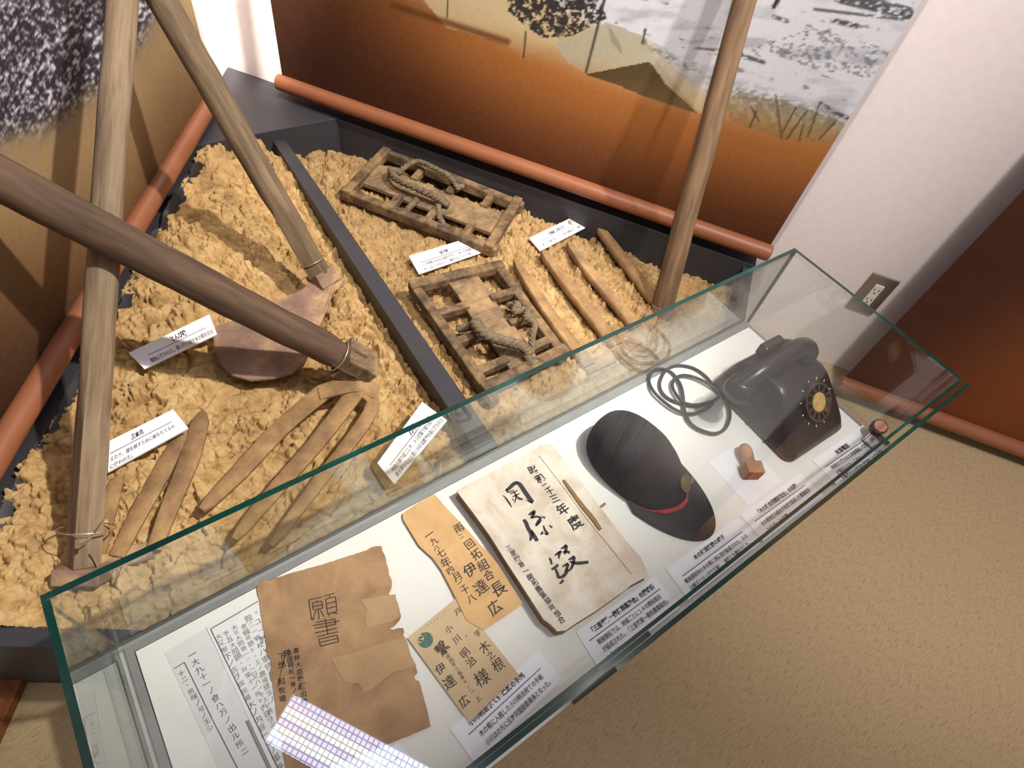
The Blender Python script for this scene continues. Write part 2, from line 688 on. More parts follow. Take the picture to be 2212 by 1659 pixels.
def card(name, px4, z, label, title, lines, th=.0012, rule='ink_blue', group=None, inks=('ink', 'ink_soft'), title_x=.5,
         rule_y=.62, size=.16, tsize=.17, ty=.72, lx=.16, top=.44, step=.2, widths=None, rule_x=(.1, .9), twidth=None,
         parts=True, bold=.012, tbold=.03):
    """a caption card lying on its four corners TL, TR, BR, BL with printed text"""
    zs = z if np.ndim(z) else [z] * 4
    q = np.array([at(p[0], p[1], zz) for p, zz in zip(px4, zs)])
    n_ = nrm(np.cross(q[1] - q[0], q[3] - q[0]))
    if n_[2] < 0:
        n_ = -n_
    wid, hei = np.linalg.norm(q[1] - q[0]), np.linalg.norm(q[3] - q[0])
    asp = wid / hei
    t = thing(name, q.mean(0), label, 'caption card', group)
    obj('board', M().slab(q, th), MAT['card'], t)

    def fn(x, y):                       # x in 0..asp, y in 0..1 upwards
        u, v_ = x / asp, 1 - y
        return (q[0] * (1 - u) + q[1] * u) * (1 - v_) + (q[3] * (1 - u) + q[2] * u) * v_ + n_ * .0005
    m = M()
    x0, x1 = rule_x[0] * asp, rule_x[1] * asp
    m.add([fn(x0, rule_y - .012), fn(x1, rule_y - .012), fn(x1, rule_y + .012), fn(x0, rule_y + .012)], [(0, 1, 2, 3)])
    obj('rule_line', m, MAT[rule], t)
    m = M()
    if title:
        v, _ = glyphs(title, tbold)
        tw = twidth * asp if twidth else (v[:, 0].max() * tsize)
        put_text(m, title, fn, title_x * asp - tw / 2, ty, tsize, tbold, width=tw)
        obj('title_lettering', m, MAT[inks[0]], t)
    m = M()
    for i, s in enumerate(lines):
        v, _ = glyphs(s, bold)
        put_text(m, s, fn, lx * asp, top - i * step - size * .4, size, bold,
                 width=(widths[i] * asp if widths else None))
    if lines:
        obj('body_lettering', m, MAT[inks[1]], t)
    return t

# ================================================================== the room
DL = np.array([.5664, .8241]); NL = np.array([-.8241, .5664])     # left wall: along, outwards
DB = np.array([.5664, -.8241]); NB = np.array([.8241, .5664])     # back wall: along, outwards
CL, CB = .709, 1.4534


def xy(n1, c1, n2, c2):
    A = np.array([n1, n2])
    return np.linalg.solve(A, np.array([c1, c2]))


EX, EY = np.array([1., 0.]), np.array([0., 1.])


def vprism(m, pts, z0, z1, mi=0):
    p = np.array([[a, b, z1] for a, b in pts])
    return m.prism(p, z1 - z0, mi)


def struct(name, m, mat, **kw):
    o = obj(name, m, mat, **kw)
    o['kind'] = 'structure'
    return o


struct('floor', M().box((-3.5, -3.2, -.05), (4.2, 3.2, 0)), MAT['carpet'])
CEIL = 2.508
struct('ceiling', M().box((-3.5, -3.2, CEIL), (4.2, 3.2, CEIL + .05)), MAT['ceiling'])
CORN = xy(NL, CL, NB, CB)
a0 = CORN + NL * 0
struct('wall_left', vprism(M(), [CORN, CORN - DL * 4.2, CORN - DL * 4.2 + NL * .12, CORN + NL * .12 + DL * .1], 0, CEIL), MAT['wall'])
struct('wall_back', vprism(M(), [CORN, CORN + NB * .12, CORN + DB * 4.4 + NB * .12, CORN + DB * 4.4], 0, CEIL), MAT['wall'])
p0 = xy(NL, .648, DL, at(57, 1477, 0)[:2] @ DL)
struct('trim_1', vprism(M(), [p0 + DL * .05, p0 - DL * 2.2, p0 - DL * 2.2 + NL * .034, p0 + DL * .05 + NL * .034], 0, .02), MAT['trimwood'])

# ---- hanging tapestries (printed cloth over a round bottom rod)


def tapestry(label, n_, off, dirv, s0, s1, zrod, rr, paint, dens=(420, 240), ztop=2.25, zfine=.98):
    P0 = n_ * off
    c = P0 + dirv * (s0 + s1) / 2
    t = thing('hanging_tapestry', (c[0], c[1], zrod), label, 'tapestry', 'printed tapestries on the walls')
    S = np.linspace(s0, s1, dens[0])
    Z = np.concatenate([np.linspace(zrod, zfine, dens[1]), np.linspace(zfine, ztop, 8)[1:]])
    ss, zz = np.meshgrid(S, Z)
    X = P0[0] + dirv[0] * ss
    Y = P0[1] + dirv[1] * ss
    V = np.stack([X, Y, zz], -1)
    colr = paint(V, ss, zz)
    k, l = ss.shape
    idx = np.arange(k * l).reshape(k, l)
    Fq = np.stack([idx[:-1, :-1], idx[:-1, 1:], idx[1:, 1:], idx[1:, :-1]], -1).reshape(-1, 4)
    Vf = V.reshape(-1, 3)
    back = Vf + np.array([n_[0], n_[1], 0]) * .002
    # thin back sheet with a coarse outline so that the cloth is a closed slab
    rim = np.concatenate([idx[0, :], idx[1:, -1], idx[-1, -2::-1], idx[-2:0:-1, 0]])
    m = M()
    m.add(np.vstack([Vf, back[rim]]), [])
    nb = len(rim)
    base = k * l
    m.f = Fq.tolist() + [(rim[i], base + i, base + (i + 1) % nb, rim[(i + 1) % nb]) for i in range(nb)] + [tuple(base + i for i in range(nb))]
    m.m = [0] * len(m.f)
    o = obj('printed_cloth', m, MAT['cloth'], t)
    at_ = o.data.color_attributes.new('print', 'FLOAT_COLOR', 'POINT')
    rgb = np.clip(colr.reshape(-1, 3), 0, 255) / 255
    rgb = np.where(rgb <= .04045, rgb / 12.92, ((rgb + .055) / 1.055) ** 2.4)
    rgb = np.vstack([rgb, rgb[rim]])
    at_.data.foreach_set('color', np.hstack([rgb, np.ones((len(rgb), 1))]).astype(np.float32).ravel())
    m = M()
    fo = -n_ * (rr * .55)
    A = np.array([*(P0 + dirv * (s0 - .004) + fo), zrod])
    B = np.array([*(P0 + dirv * (s1 + .004) + fo), zrod])
    m.tube(np.linspace(A, B, 24), rr, 24)
    r = obj('bottom_rod', m, MAT['rod'], t, smooth=True)
    for e, d in ((A, -1), (B, 1)):
        m = M()
        dv = np.array([dirv[0], dirv[1], 0]) * d
        m.tube([e, e + dv * .003, e + dv * .005], [rr * 1.0, rr * .96, rr * .8], 24)
        obj('rod_cap', m, MAT['rod'], r, smooth=True)
    return t


n = NT('printed_cloth')
vc = n.new('ShaderNodeVertexColor', layer_name='print')
n.color(vc.outputs[0])
n.bump(n.noise(900, 2), .08, .0005)
MAT['cloth'] = n.set(.6, 0, .25)


def mixc(c, m, col):
    return c * (1 - m[..., None]) + np.asarray(col, float) * m[..., None]


def seg(px, py, a, b, w, soft=1.5):
    ax, ay = a
    bx, by = b
    t = np.clip(((px - ax) * (bx - ax) + (py - ay) * (by - ay)) / ((bx - ax) ** 2 + (by - ay) ** 2), 0, 1)
    d = np.hypot(px - ax - t * (bx - ax), py - ay - t * (by - ay))
    return 1 - sstep(w - soft, w + soft, d)


def inside(px, py, poly):
    r = np.zeros(px.shape, bool)
    k = len(poly)
    for i in range(k):
        (x0, y0), (x1, y1) = poly[i], poly[(i + 1) % k]
        c = ((y0 > py) != (y1 > py)) & (px < (x1 - x0) * (py - y0) / ((y1 - y0) or 1e-9) + x0)
        r ^= c
    return r.astype(float)


def paint_back(V, ss, zz):
    q = proj(V)
    x, y = q[..., 0], q[..., 1]
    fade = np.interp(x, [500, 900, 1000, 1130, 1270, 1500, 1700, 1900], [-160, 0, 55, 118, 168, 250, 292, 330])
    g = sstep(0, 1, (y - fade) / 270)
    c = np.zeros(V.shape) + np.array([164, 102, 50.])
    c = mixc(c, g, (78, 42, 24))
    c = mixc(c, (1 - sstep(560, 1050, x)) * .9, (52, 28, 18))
    # snow field
    sn = np.zeros(V.shape) + np.array([208, 207, 213.])
    f = fbm(x / 90, y / 30, 5, 3)
    sn = mixc(sn, sstep(.46, .74, f) * .55, (146, 146, 150))
    f2 = fbm(x / 26 + y / 60, y / 9 - x / 24, 4, 9)
    sn = mixc(sn, sstep(.68, .80, f2) * .60 * sstep(.42, .62, fbm(x / 110, y / 60, 3, 71)), (84, 84, 88))
    up = sstep(-.25, 1, (fade + 10 - y) / 80)
    yb = np.interp(x, [900, 1100, 1250, 1500, 1900], [0, 0, 30, 190, 300])
    tan = sstep(0, 1, (y - yb + 35) / 70)
    sn = mixc(sn, tan * .75, (190, 160, 108))
    c = c * (1 - up[..., None]) + sn * up[..., None]
    # roofs and eaves
    m_ = inside(x, y, [(905, -12), (1188, -12), (1203, 96), (1132, 122), (1080, 92), (965, 60)])
    c = mixc(c, m_ * .85 * (1 - .85 * sstep(30, 120, y)), (206, 184, 142))
    c = mixc(c, seg(x, y, (850, 12), (1095, 90), 7, 6) * .7, (92, 54, 26))
    fol = inside(x, y, [(1096, -20), (1190, -25), (1290, -10), (1312, 40), (1235, 78), (1172, 82), (1130, 52), (1098, 25)])
    c = mixc(c, fol * sstep(.33, .52, fbm(x / 6, y / 6, 4, 20)) * .92, (40, 37, 37))
    m_ = inside(x, y, [(1198, 96), (1310, 48), (1392, 78), (1428, 142), (1508, 243), (1440, 186), (1404, 134), (1268, 160), (1226, 135)])
    c = mixc(c, m_ * .92 * (1 - .45 * sstep(100, 165, y)), (172, 164, 142))
    c = mixc(c, inside(x, y, [(1310, 48), (1340, 96), (1345, 120), (1320, 90)]) * .5, (120, 112, 100))
    m_ = inside(x, y, [(1262, 161), (1404, 133), (1440, 184), (1508, 245), (1400, 212), (1330, 182)])
    c = mixc(c, m_ * (.92 - .35 * sstep(150, 240, y)), (74, 60, 36))
    m_ = inside(x, y, [(1428, 142), (1508, 243), (1560, 262), (1545, 235), (1460, 150), (1410, 90), (1400, 85)])
    c = mixc(c, m_ * .65, (196, 184, 150))
    for a, b, w in (((1306, -4), (1266, 156), 2.6), ((1394, 63), (1388, 94), 2.2), ((1136, 68), (1131, 124), 1.6), ((968, -10), (966, 38), 1.4),
                    ((1680, 0), (1672, 14), 5)):
        c = mixc(c, seg(x, y, a, b, w), (52, 46, 44))
    # hedge line, twigs and rocks in the snow
    hl = seg(x, y, (1395, 92), (1560, 190), 7, 8) + seg(x, y, (1560, 190), (1800, 262), 20, 20)
    c = mixc(c, np.clip(hl, 0, 1) * .55 * sstep(.3, .6, fbm(x / 8, y / 6, 3, 31)), (96, 92, 78))
    c = mixc(c, inside(x, y, [(1560, 205), (1690, 215), (1830, 268), (1822, 312), (1690, 300), (1580, 262)]) * .55
             * (.4 + .6 * sstep(.35, .62, fbm(x / 10, y / 10, 3, 37))), (122, 106, 72))
    for a, b in (((1688, 300), (1676, 205)), ((1690, 285), (1720, 232)), ((1700, 300), (1742, 240)), ((1745, 295), (1770, 225)),
                 ((1620, 275), (1634, 240)), ((1770, 300), (1806, 262)), ((1726, 305), (1735, 270)), ((1640, 262), (1622, 230))):
        c = mixc(c, seg(x, y, a, b, 1.8) * .8, (66, 54, 40))
    for a, b, w in (((1772, 222), (1790, 232), 3), ((1790, 236), (1845, 262), 4), ((1600, 118), (1650, 135), 4), ((1502, 104), (1600, 112), 2),
                    ((1800, 44), (1850, 56), 6), ((1672, 36), (1700, 46), 4), ((1815, -6), (1960, 28), 14), ((1760, 20), (1950, 42), 3)):
        c = mixc(c, seg(x, y, a, b, w, 3) * .8 * sstep(.25, .5, fbm(x / 9, y / 6, 3, 40)), (52, 50, 52))
    gx = inside(x, y, [(1630, 100), (1760, 60), (1930, 110), (1890, 170), (1760, 150)])
    c = mixc(c, gx * .6 * sstep(.48, .62, fbm(x / 7, y / 6, 4, 44)), (96, 96, 100))
    gr = vnoise(x / 3, y / 3, 50) - .5
    return c + gr[..., None] * 10


def paint_left(V, ss, zz):
    q = proj(V)
    x, y = q[..., 0], q[..., 1]
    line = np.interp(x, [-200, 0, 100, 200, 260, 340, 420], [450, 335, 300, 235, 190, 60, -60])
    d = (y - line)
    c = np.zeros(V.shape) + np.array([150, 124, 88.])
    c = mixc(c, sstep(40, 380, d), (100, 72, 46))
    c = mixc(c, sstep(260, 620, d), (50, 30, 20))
    u, v = x * .83 + y * .55, -x * .55 + y * .83
    g = fbm(u / 5, v / 20, 3, 5) * .34 + fbm(u / 9 + v / 13, v / 7 - u / 11, 3, 15) * .33 + fbm(u / 12 - v / 10, v / 8 + u / 9, 3, 25) * .33
    k = sstep(.46, .60, g)
    gr = mixc(np.zeros(V.shape) + np.array([46., 42, 50]), k, (150, 147, 156))
    gr = mixc(gr, sstep(.585, .66, g), (206, 204, 212))
    m_ = 1 - sstep(-75, 15, d + 40 * (fbm(x / 30, y / 30, 3, 60) - .5))
    c = c * (1 - m_[..., None]) + gr * m_[..., None]
    m2 = sstep(-90, -10, d) * (1 - sstep(-10, 60, d))
    c = mixc(c, m2 * .5 * sstep(.4, .7, g), (120, 112, 108))
    return c + (vnoise(x / 3, y / 3, 50) - .5)[..., None] * 10


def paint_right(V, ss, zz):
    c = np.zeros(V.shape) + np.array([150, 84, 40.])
    c = mixc(c, 1 - sstep(0, .42, ss - sr0 - .25 * (zz - .25)), (70, 38, 26))  # dark left and bottom: shade as well as print fade put into the colour
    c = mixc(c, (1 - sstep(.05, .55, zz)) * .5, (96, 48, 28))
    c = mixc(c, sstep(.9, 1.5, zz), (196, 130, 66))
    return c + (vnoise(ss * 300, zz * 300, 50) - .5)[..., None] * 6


zb_ = np.mean([atplane(612, 180, NB, 1.392)[2], atplane(1130, 357, NB, 1.392)[2], atplane(1645, 548, NB, 1.392)[2]])
sb0 = atplane(606, 140, NB, 1.405)[:2] @ DB
sb1 = atplane(1800, 310, NB, 1.405)[:2] @ DB
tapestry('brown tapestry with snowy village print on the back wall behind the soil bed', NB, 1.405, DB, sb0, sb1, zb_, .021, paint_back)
zl_ = np.mean([atplane(452, 228, NL, .672)[2], atplane(25, 930, NL, .672)[2]])
sl1 = atplane(428, 60, NL, .684)[:2] @ DL
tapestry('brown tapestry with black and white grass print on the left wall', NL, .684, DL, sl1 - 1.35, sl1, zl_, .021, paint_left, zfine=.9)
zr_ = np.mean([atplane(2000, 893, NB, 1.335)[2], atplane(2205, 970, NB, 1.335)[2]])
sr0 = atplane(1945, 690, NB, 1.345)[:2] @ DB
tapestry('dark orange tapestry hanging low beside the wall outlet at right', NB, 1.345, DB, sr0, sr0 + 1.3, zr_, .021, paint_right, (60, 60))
0 and print('rods', zb_, zl_, zr_, 'left tap', sl1, 'back', sb0, sb1, 'right', sr0)

# ---- wall outlet
oc = np.array([1.5455, .308, .2693])
oc[:2] += NB * (CB - oc[:2] @ NB)
d3, n3, z3 = np.array([*DB, 0]), np.array([*-NB, 0]), np.array([0, 0, 1.])
t = thing('wall_outlet', oc, 'steel double socket outlet on the white wall', 'outlet')
obj('cover_plate', M().obox(oc + n3 * .003, d3, n3, z3, .035, .003, .06), MAT['steel'], t, bevel=.0022)
ins = obj('socket_insert', M().obox(oc + n3 * .0065, d3, n3, z3, .0115, .0022, .0335), MAT['ivory'], t, bevel=.0008)
for zc in (.015, -.017):
    m = M()
    for sx in (-.0055, .0055):
        m.obox(oc + n3 * .0088 + d3 * sx + z3 * (zc + .003), d3, n3, z3, .0009, .0003, .0038)
    m.disc(oc + n3 * .0086 + z3 * (zc - .007), d3, z3, .0022, .0004, 12)
    obj('socket_slots', m, MAT['blackdeep'], ins)

# ---- ceiling louvre light (seen mirrored in the case top) and an added, unseen one that brightens the carpet


def louvre(A1, A2, dirv, length, label):
    A1, A2, dirv = (np.asarray(q, float) for q in (A1, A2, dirv))
    c = (A1 + A2) / 2 + dirv * length / 2
    t = thing('ceiling_light', (c[0], c[1], CEIL), label, 'ceiling light', 'louvred ceiling lights')
    w = nrm(A2 - A1)
    pts = [A1, A2, A2 + dirv * length, A1 + dirv * length]
    out = [A1 - w * .012 - dirv * .012, A2 + w * .012 - dirv * .012, A2 + w * .012 + dirv * (length + .012), A1 - w * .012 + dirv * (length + .012)]
    m = M()
    for i in range(4):
        j = (i + 1) % 4
        m.quadbox([[*out[i], CEIL], [*out[j], CEIL], [*pts[j], CEIL], [*pts[i], CEIL]],
                  [[*out[i], CEIL - .02], [*out[j], CEIL - .02], [*pts[j], CEIL - .02], [*pts[i], CEIL - .02]])
    obj('frame', m, MAT['lampwhite'], t)
    m = M()
    m.quadbox([[*q, CEIL - .004] for q in pts], [[*q, CEIL - .008] for q in pts])
    d = obj('diffuser', m, MAT['lampface'], t, loc=[*A1, CEIL])
    ang = math.atan2(dirv[1], dirv[0])
    d.data.transform(Matrix.Rotation(-ang, 4, 'Z'))
    d.rotation_euler[2] = ang
    return t


n = NT('lamp_diffuser')
em = n.new('ShaderNodeEmission')
br = n.new('ShaderNodeTexBrick')
br.offset = 0
br.inputs['Scale'].default_value = 1
br.inputs['Mortar Size'].default_value = .0030
br.inputs['Mortar Smooth'].default_value = .3
br.inputs['Brick Width'].default_value = .0215
br.inputs['Row Height'].default_value = .0215
n.link(n.tc.outputs['Object'], br.inputs['Vector'])
br.inputs['Color1'].default_value = (1, 1, 1, 1)
br.inputs['Color2'].default_value = (1, 1, 1, 1)
br.inputs['Mortar'].default_value = (.30, .30, .36, 1)
sp = n.new('ShaderNodeSeparateXYZ')
n.link(n.tc.outputs['Object'], sp.inputs[0])
yy = n.math('ABSOLUTE', sp.outputs[1])
b1 = n.math('LESS_THAN', n.math('ABSOLUTE', n.math('SUBTRACT', yy, .062)), .018)
b2 = n.math('LESS_THAN', n.math('ABSOLUTE', n.math('SUBTRACT', yy, .126)), .018)
tube = n.math('MAXIMUM', b1, b2)
cc = n.mix(tube, (.55, .56, .84), (.88, 1.0, 1.0))
cc = n.mix(1.0, cc, br.outputs['Color'], 'MULTIPLY')
n.link(cc, em.inputs[0])
em.inputs[1].default_value = 11
n.link(em.outputs[0], n.out.inputs[0])
MAT['lampface'] = n.mat


def mirrored(px, py):
    """ceiling point whose mirror image in the case top is seen at the pixel"""
    return at(px, py, 2 * .508 - CEIL)[:2]


A1, A2 = mirrored(635, 1500), mirrored(607, 1622)
ldir = nrm(mirrored(930, 1659) - A1)
wv = A2 - A1
wv = wv - ldir * (wv @ ldir)
A2 = A1 + wv
louvre(A1, A2, ldir, 1.25, 'louvred fluorescent ceiling light mirrored in the glass case top')
louvre(np.array([1.25, -.12]), np.array([1.25, -.12]) + nrm(wv) * np.linalg.norm(wv), ldir, 1.25,  # extra lamp added to lift the carpet and right wall
       'added louvre light out of view, brightening the carpet and right wall')

# ================================================================== the planter
ZB = .275
t = thing('display_planter', (.45, 1.0, 0), 'charcoal grey bin in the wall corner that holds the soil', 'planter')
PF = .405
Lin, Lout = .655, CL - .002
Bin, Bout = 1.39, CB - .002
N2 = np.array([.5664, .8241]); N3 = np.array([.5664, -.8241])
SHY = 1.54
obj('corner_shelf', vprism(M(), [xy(NL, Lout, EY, SHY), xy(NB, Bout, EY, SHY), xy(NL, Lout, NB, Bout)], 0, ZB), MAT['board'], t, bevel=.0015)
obj('side_board', vprism(M(), [xy(NL, Lin, EY, SHY), xy(NL, Lout, EY, SHY), xy(NL, Lout, N2, .2155), xy(NL, Lin, N2, .2155)], 0, .262), MAT['board'], t, bevel=.0015)
obj('back_board', vprism(M(), [xy(NB, Bin, EY, SHY), xy(NB, Bout, EY, SHY), xy(NB, Bout, N3, .31), xy(NB, Bin, N3, .31)], 0, .272), MAT['board'], t, bevel=.0015)
obj('end_board', vprism(M(), [xy(NL, Lin, N2, .2155), xy(NL, Lin, N2, .2436), xy(N2, .2436, EY, PF), xy(N2, .2155, EY, PF)], 0, .245), MAT['board'], t, bevel=.0015)
obj('end_board', vprism(M(), [xy(NB, Bin, N3, .31), xy(NB, Bin, N3, .282), xy(N3, .282, EY, PF), xy(N3, .31, EY, PF)], 0, .262), MAT['board'], t, bevel=.0015)
obj('front_board', vprism(M(), [xy(N2, .2436, EY, PF), xy(N3, .282, EY, PF), xy(N3, .282, EY, PF + .02), xy(N2, .2436, EY, PF + .02)], 0, .245), MAT['board'], t, bevel=.0015)
DX0, DX1 = .438, .392                                    # left face of the divider, far and near end
DTH = .033


def divx(y):
    return DX1 + (DX0 - DX1) * (y - .43) / (SHY - .43)


obj('divider_board', vprism(M(), [(DX0, SHY), (DX0 + DTH, SHY), (DX1 + DTH + .012, PF + .02), (DX1, PF + .02)], 0, .246), MAT['board'], t, bevel=.0015)
obj('floor_panel', vprism(M(), [xy(NL, Lin, EY, SHY), xy(NB, Bin, EY, SHY), xy(NB, Bin, N3, .30), xy(N3, .30, EY, PF + .01), xy(N2, .23, EY, PF + .01), xy(NL, Lin, N2, .23)], .01, .03), MAT['board'], t)

# ================================================================== the soil


def soil_left_base(x, y):
    l = NL[0] * x + NL[1] * y
    h = .198 + .050 * sstep(.25, .62, l)
    h = h + .022 * np.exp(-(((x - .16) / .16) ** 2 + ((y - 1.20) / .25) ** 2))
    h = h - .02 * np.exp(-(((x - .20) / .10) ** 2 + ((y - .93) / .07) ** 2))
    h = h + .015 * np.exp(-(((x - .30) / .07) ** 2 + ((y - .80) / .12) ** 2))
    d = divx(y) - x
    h = h - .018 * (1 - sstep(.0, .05, d))
    h = h - .03 * (1 - sstep(.0, .05, SHY - y))
    return h


def soil_right_base(x, y):
    b = Bin - (NB[0] * x + NB[1] * y)
    h = .180 + .008 * np.sin(x * 9) * np.cos(y * 7)
    h = h - .012 * (1 - sstep(0, .05, b)) - .012 * (1 - sstep(0, .06, SHY - y))
    return h


def soil_obj(name, x0, x1, y0, y1, step, base, mask, relief, mat, label):
    X, Y = np.meshgrid(np.arange(x0, x1, step), np.arange(y0, y1, step))
    k, l = X.shape
    jx = (hash2(np.arange(k * l), np.zeros(k * l), 3).reshape(k, l) - .5) * step * .5
    jy = (hash2(np.arange(k * l), np.zeros(k * l), 4).reshape(k, l) - .5) * step * .5
    X, Y = X + jx, Y + jy
    Z = base(X, Y) + relief(X, Y)
    ok = mask(X, Y)
    idx = np.arange(k * l).reshape(k, l)
    q = np.stack([idx[:-1, :-1], idx[:-1, 1:], idx[1:, 1:], idx[1:, :-1]], -1).reshape(-1, 4)
    okf = ok.reshape(-1)[q].all(1)
    q = q[okf]
    used = np.unique(q)
    remap = -np.ones(k * l, int)
    remap[used] = np.arange(len(used))
    V = np.stack([X, Y, Z], -1).reshape(-1, 3)[used]
    m = M()
    m.v = [V]
    m.f = remap[q].tolist()
    m.m = [0] * len(m.f)
    m.n = len(V)
    o = obj(name, m, mat, loc=[(x0 + x1) / 2, (y0 + y1) / 2, .15], smooth=True, angle=179)
    tag(o, label, 'soil', None, 'stuff')
    return o


def relief_left(x, y):
    wx, wy = x + .03 * (fbm(x * 14, y * 14, 3, 70) - .5), y + .03 * (fbm(x * 14, y * 14, 3, 80) - .5)
    f = fbm(x * 7, y * 7, 3, 2) - .5
    rough = sstep(.40, .62, fbm(x * 9 + 3, y * 9, 3, 90))
    d = divx(y) - x
    edge = 1 - sstep(.01, .09, d) + (1 - sstep(.0, .12, SHY - y))
    rough = np.clip(rough + edge, 0, 1)
    f1, f2, idn = worley(wx * 30, wy * 30, 11)
    clod = (.55 * np.sqrt(np.clip(1 - (f1 * 1.2) ** 2, 0, 1)) + .45 * sstep(.02, .16, f2 - f1)) * (.15 + 1.1 * idn)
    g1, g2, gid = worley(wx * 72, wy * 72, 21)
    small = (.5 * np.sqrt(np.clip(1 - (g1 * 1.2) ** 2, 0, 1)) + .5 * sstep(.02, .2, g2 - g1)) * (.1 + 1.2 * gid)
    big1, big2, bid = worley(wx * 17, wy * 17, 61)
    big = np.sqrt(np.clip(1 - (big1 * 1.15) ** 2, 0, 1)) * (bid > .35) * (.5 + .7 * bid)
    h = .022 * f + rough * (.016 * clod + .0080 * small) + .030 * np.clip(edge, 0, 1) * big * sstep(.02, .045, d)
    p1, p2, pid = worley(wx * 15 + .25 * np.sin(wy * 40), wy * 34, 51)
    ck = (1 - sstep(.0, .10, p2 - p1)) * sstep(.40, .60, fbm(x * 16, y * 16, 2, 33))
    h = h + (1 - rough) * (.010 * pid - .012 * ck + .004 * small * sstep(.4, .6, fbm(x * 25, y * 25, 2, 35)))
    pit = 1 - sstep(.30, .40, fbm(x * 48 + y * 12, y * 62, 3, 101))
    gr1, gr2, gri = worley(wx * 190, wy * 190, 111)
    h = h - .012 * pit * (.35 + .65 * rough) + .0014 * (1 - gr1) * (.3 + gri)
    return h + .0045 * (fbm(x * 70, y * 70, 5, 7) - .5) * 2


def relief_right(x, y):
    wx, wy = x + .012 * (fbm(x * 30, y * 30, 3, 70) - .5), y + .012 * (fbm(x * 30, y * 30, 3, 80) - .5)
    f = fbm(x * 8, y * 8, 3, 2) - .5
    rough = .45 + .55 * sstep(.35, .6, fbm(x * 6 + 9, y * 6, 3, 95))
    rough = rough * (.5 + .5 * sstep(.55, .85, y + .25 * x))
    f1, f2, idn = worley(wx * 62, wy * 62, 12)
    a = (.5 * np.sqrt(np.clip(1 - (f1 * 1.25) ** 2, 0, 1)) + .5 * sstep(.02, .2, f2 - f1)) * (idn > .3) * (.2 + idn)
    g1, g2, gid = worley(wx * 125, wy * 125, 22)
    b = (.5 * np.sqrt(np.clip(1 - (g1 * 1.2) ** 2, 0, 1)) + .5 * sstep(.02, .25, g2 - g1)) * (.1 + 1.2 * gid)
    k1, k2, kid = worley(wx * 27, wy * 27, 44)
    c = np.sqrt(np.clip(1 - (k1 * 1.5) ** 2, 0, 1)) * (kid > .70)
    gr1, gr2, gri = worley(wx * 230, wy * 230, 111)
    pit = 1 - sstep(.30, .40, fbm(x * 70, y * 70, 3, 101))
    return (.016 * f + rough * (.0125 * a + .0066 * b + .014 * c) + .0016 * (1 - gr1) * (.3 + gri) - .010 * pit * (.3 + .7 * rough)
            + .003 * (fbm(x * 90, y * 90, 4, 7) - .5))


soil_obj('soil_bed', -.40, .45, .41, SHY + .004, .0018, soil_left_base,
         lambda x, y: ((NL[0] * x + NL[1] * y) < Lin + .003) & (x < divx(y) + .004) & (N2[0] * x + N2[1] * y > .240) & (y > PF + .014),
         relief_left, MAT['soil_dry'], 'cracked lumpy ochre soil heaped left of the divider board')
soil_obj('soil_bed', .39, 1.36, .41, SHY + .004, .0018, soil_right_base,
         lambda x, y: ((NB[0] * x + NB[1] * y) < Bin + .003) & (x > divx(y) + DTH - .006) & (N3[0] * x + N3[1] * y < .285) & (y > PF + .014),
         relief_right, MAT['soil_grain'], 'crumbly fine grained ochre soil right of the divider board')


def zl(x, y):
    return float(soil_left_base(np.float64(x), np.float64(y)))


def zrr(x, y):
    return float(soil_right_base(np.float64(x), np.float64(y)))


# black plastic liner creeping up between the soil and the left board
m = M()
k = 90
rows = []
for j, (off, zz) in enumerate(((.030, -.02), (.016, .008), (.004, .016), (-.004, -.06))):
    r = []
    for i in range(k):
        s = i / (k - 1)
        p = xy(NL, Lin - off, DL, .26 + s * 1.18)
        wob = (fbm(np.float64(s * 30), np.float64(j * 3.), 3, 5) - .5)
        p = p + NL * wob * .012
        r.append([p[0], p[1], zl(*p) + zz + wob * .02])
    rows.append(r)
V = np.array(rows).reshape(-1, 3)
m.add(V, [(j * k + i, j * k + i + 1, (j + 1) * k + i + 1, (j + 1) * k + i) for j in range(3) for i in range(k - 1)])
o = obj('plastic_liner', m, MAT['liner'], smooth=True, loc=V.mean(0))
tag(o, 'crumpled black plastic liner sheet between the soil and the left board', 'plastic sheet')

# ================================================================== farm tools


def pathP(px, zs):
    zs = zs if np.ndim(zs) else [zs] * len(px)
    return np.array([at(p[0], p[1], z) for p, z in zip(px, zs)])


def strip(m, P, widths, th, mi=0, roundtip=False, n=5, bow=0.0, up=(0, 0, 1)):
    """a flat iron bar lying along P: width across, thickness th, slightly crowned"""
    P = catmull(P, n) if len(P) > 2 else np.linspace(P[0], P[1], 8)
    k = len(P)
    Wd = np.interp(np.linspace(0, 1, k), np.linspace(0, 1, len(widths)), widths)
    T = np.gradient(P, axis=0)
    rings = []
    up = np.asarray(up, float)
    for i in range(k):
        d = nrm(T[i])
        x = nrm(np.cross(d, up))
        y = np.cross(x, d)
        w = Wd[i] / 2
        if roundtip and i == 0:
            w *= .55
        h = th / 2
        rings.append(np.array([P[i] + x * a * w + y * b * h for a, b in
                               ((-1, -.5), (-.9, -1), (.9, -1), (1, -.5), (1, .55), (.8, 1), (0, 1 + bow), (-.8, 1), (-1, .55))]))
    m.loft(rings, mi)
    return m


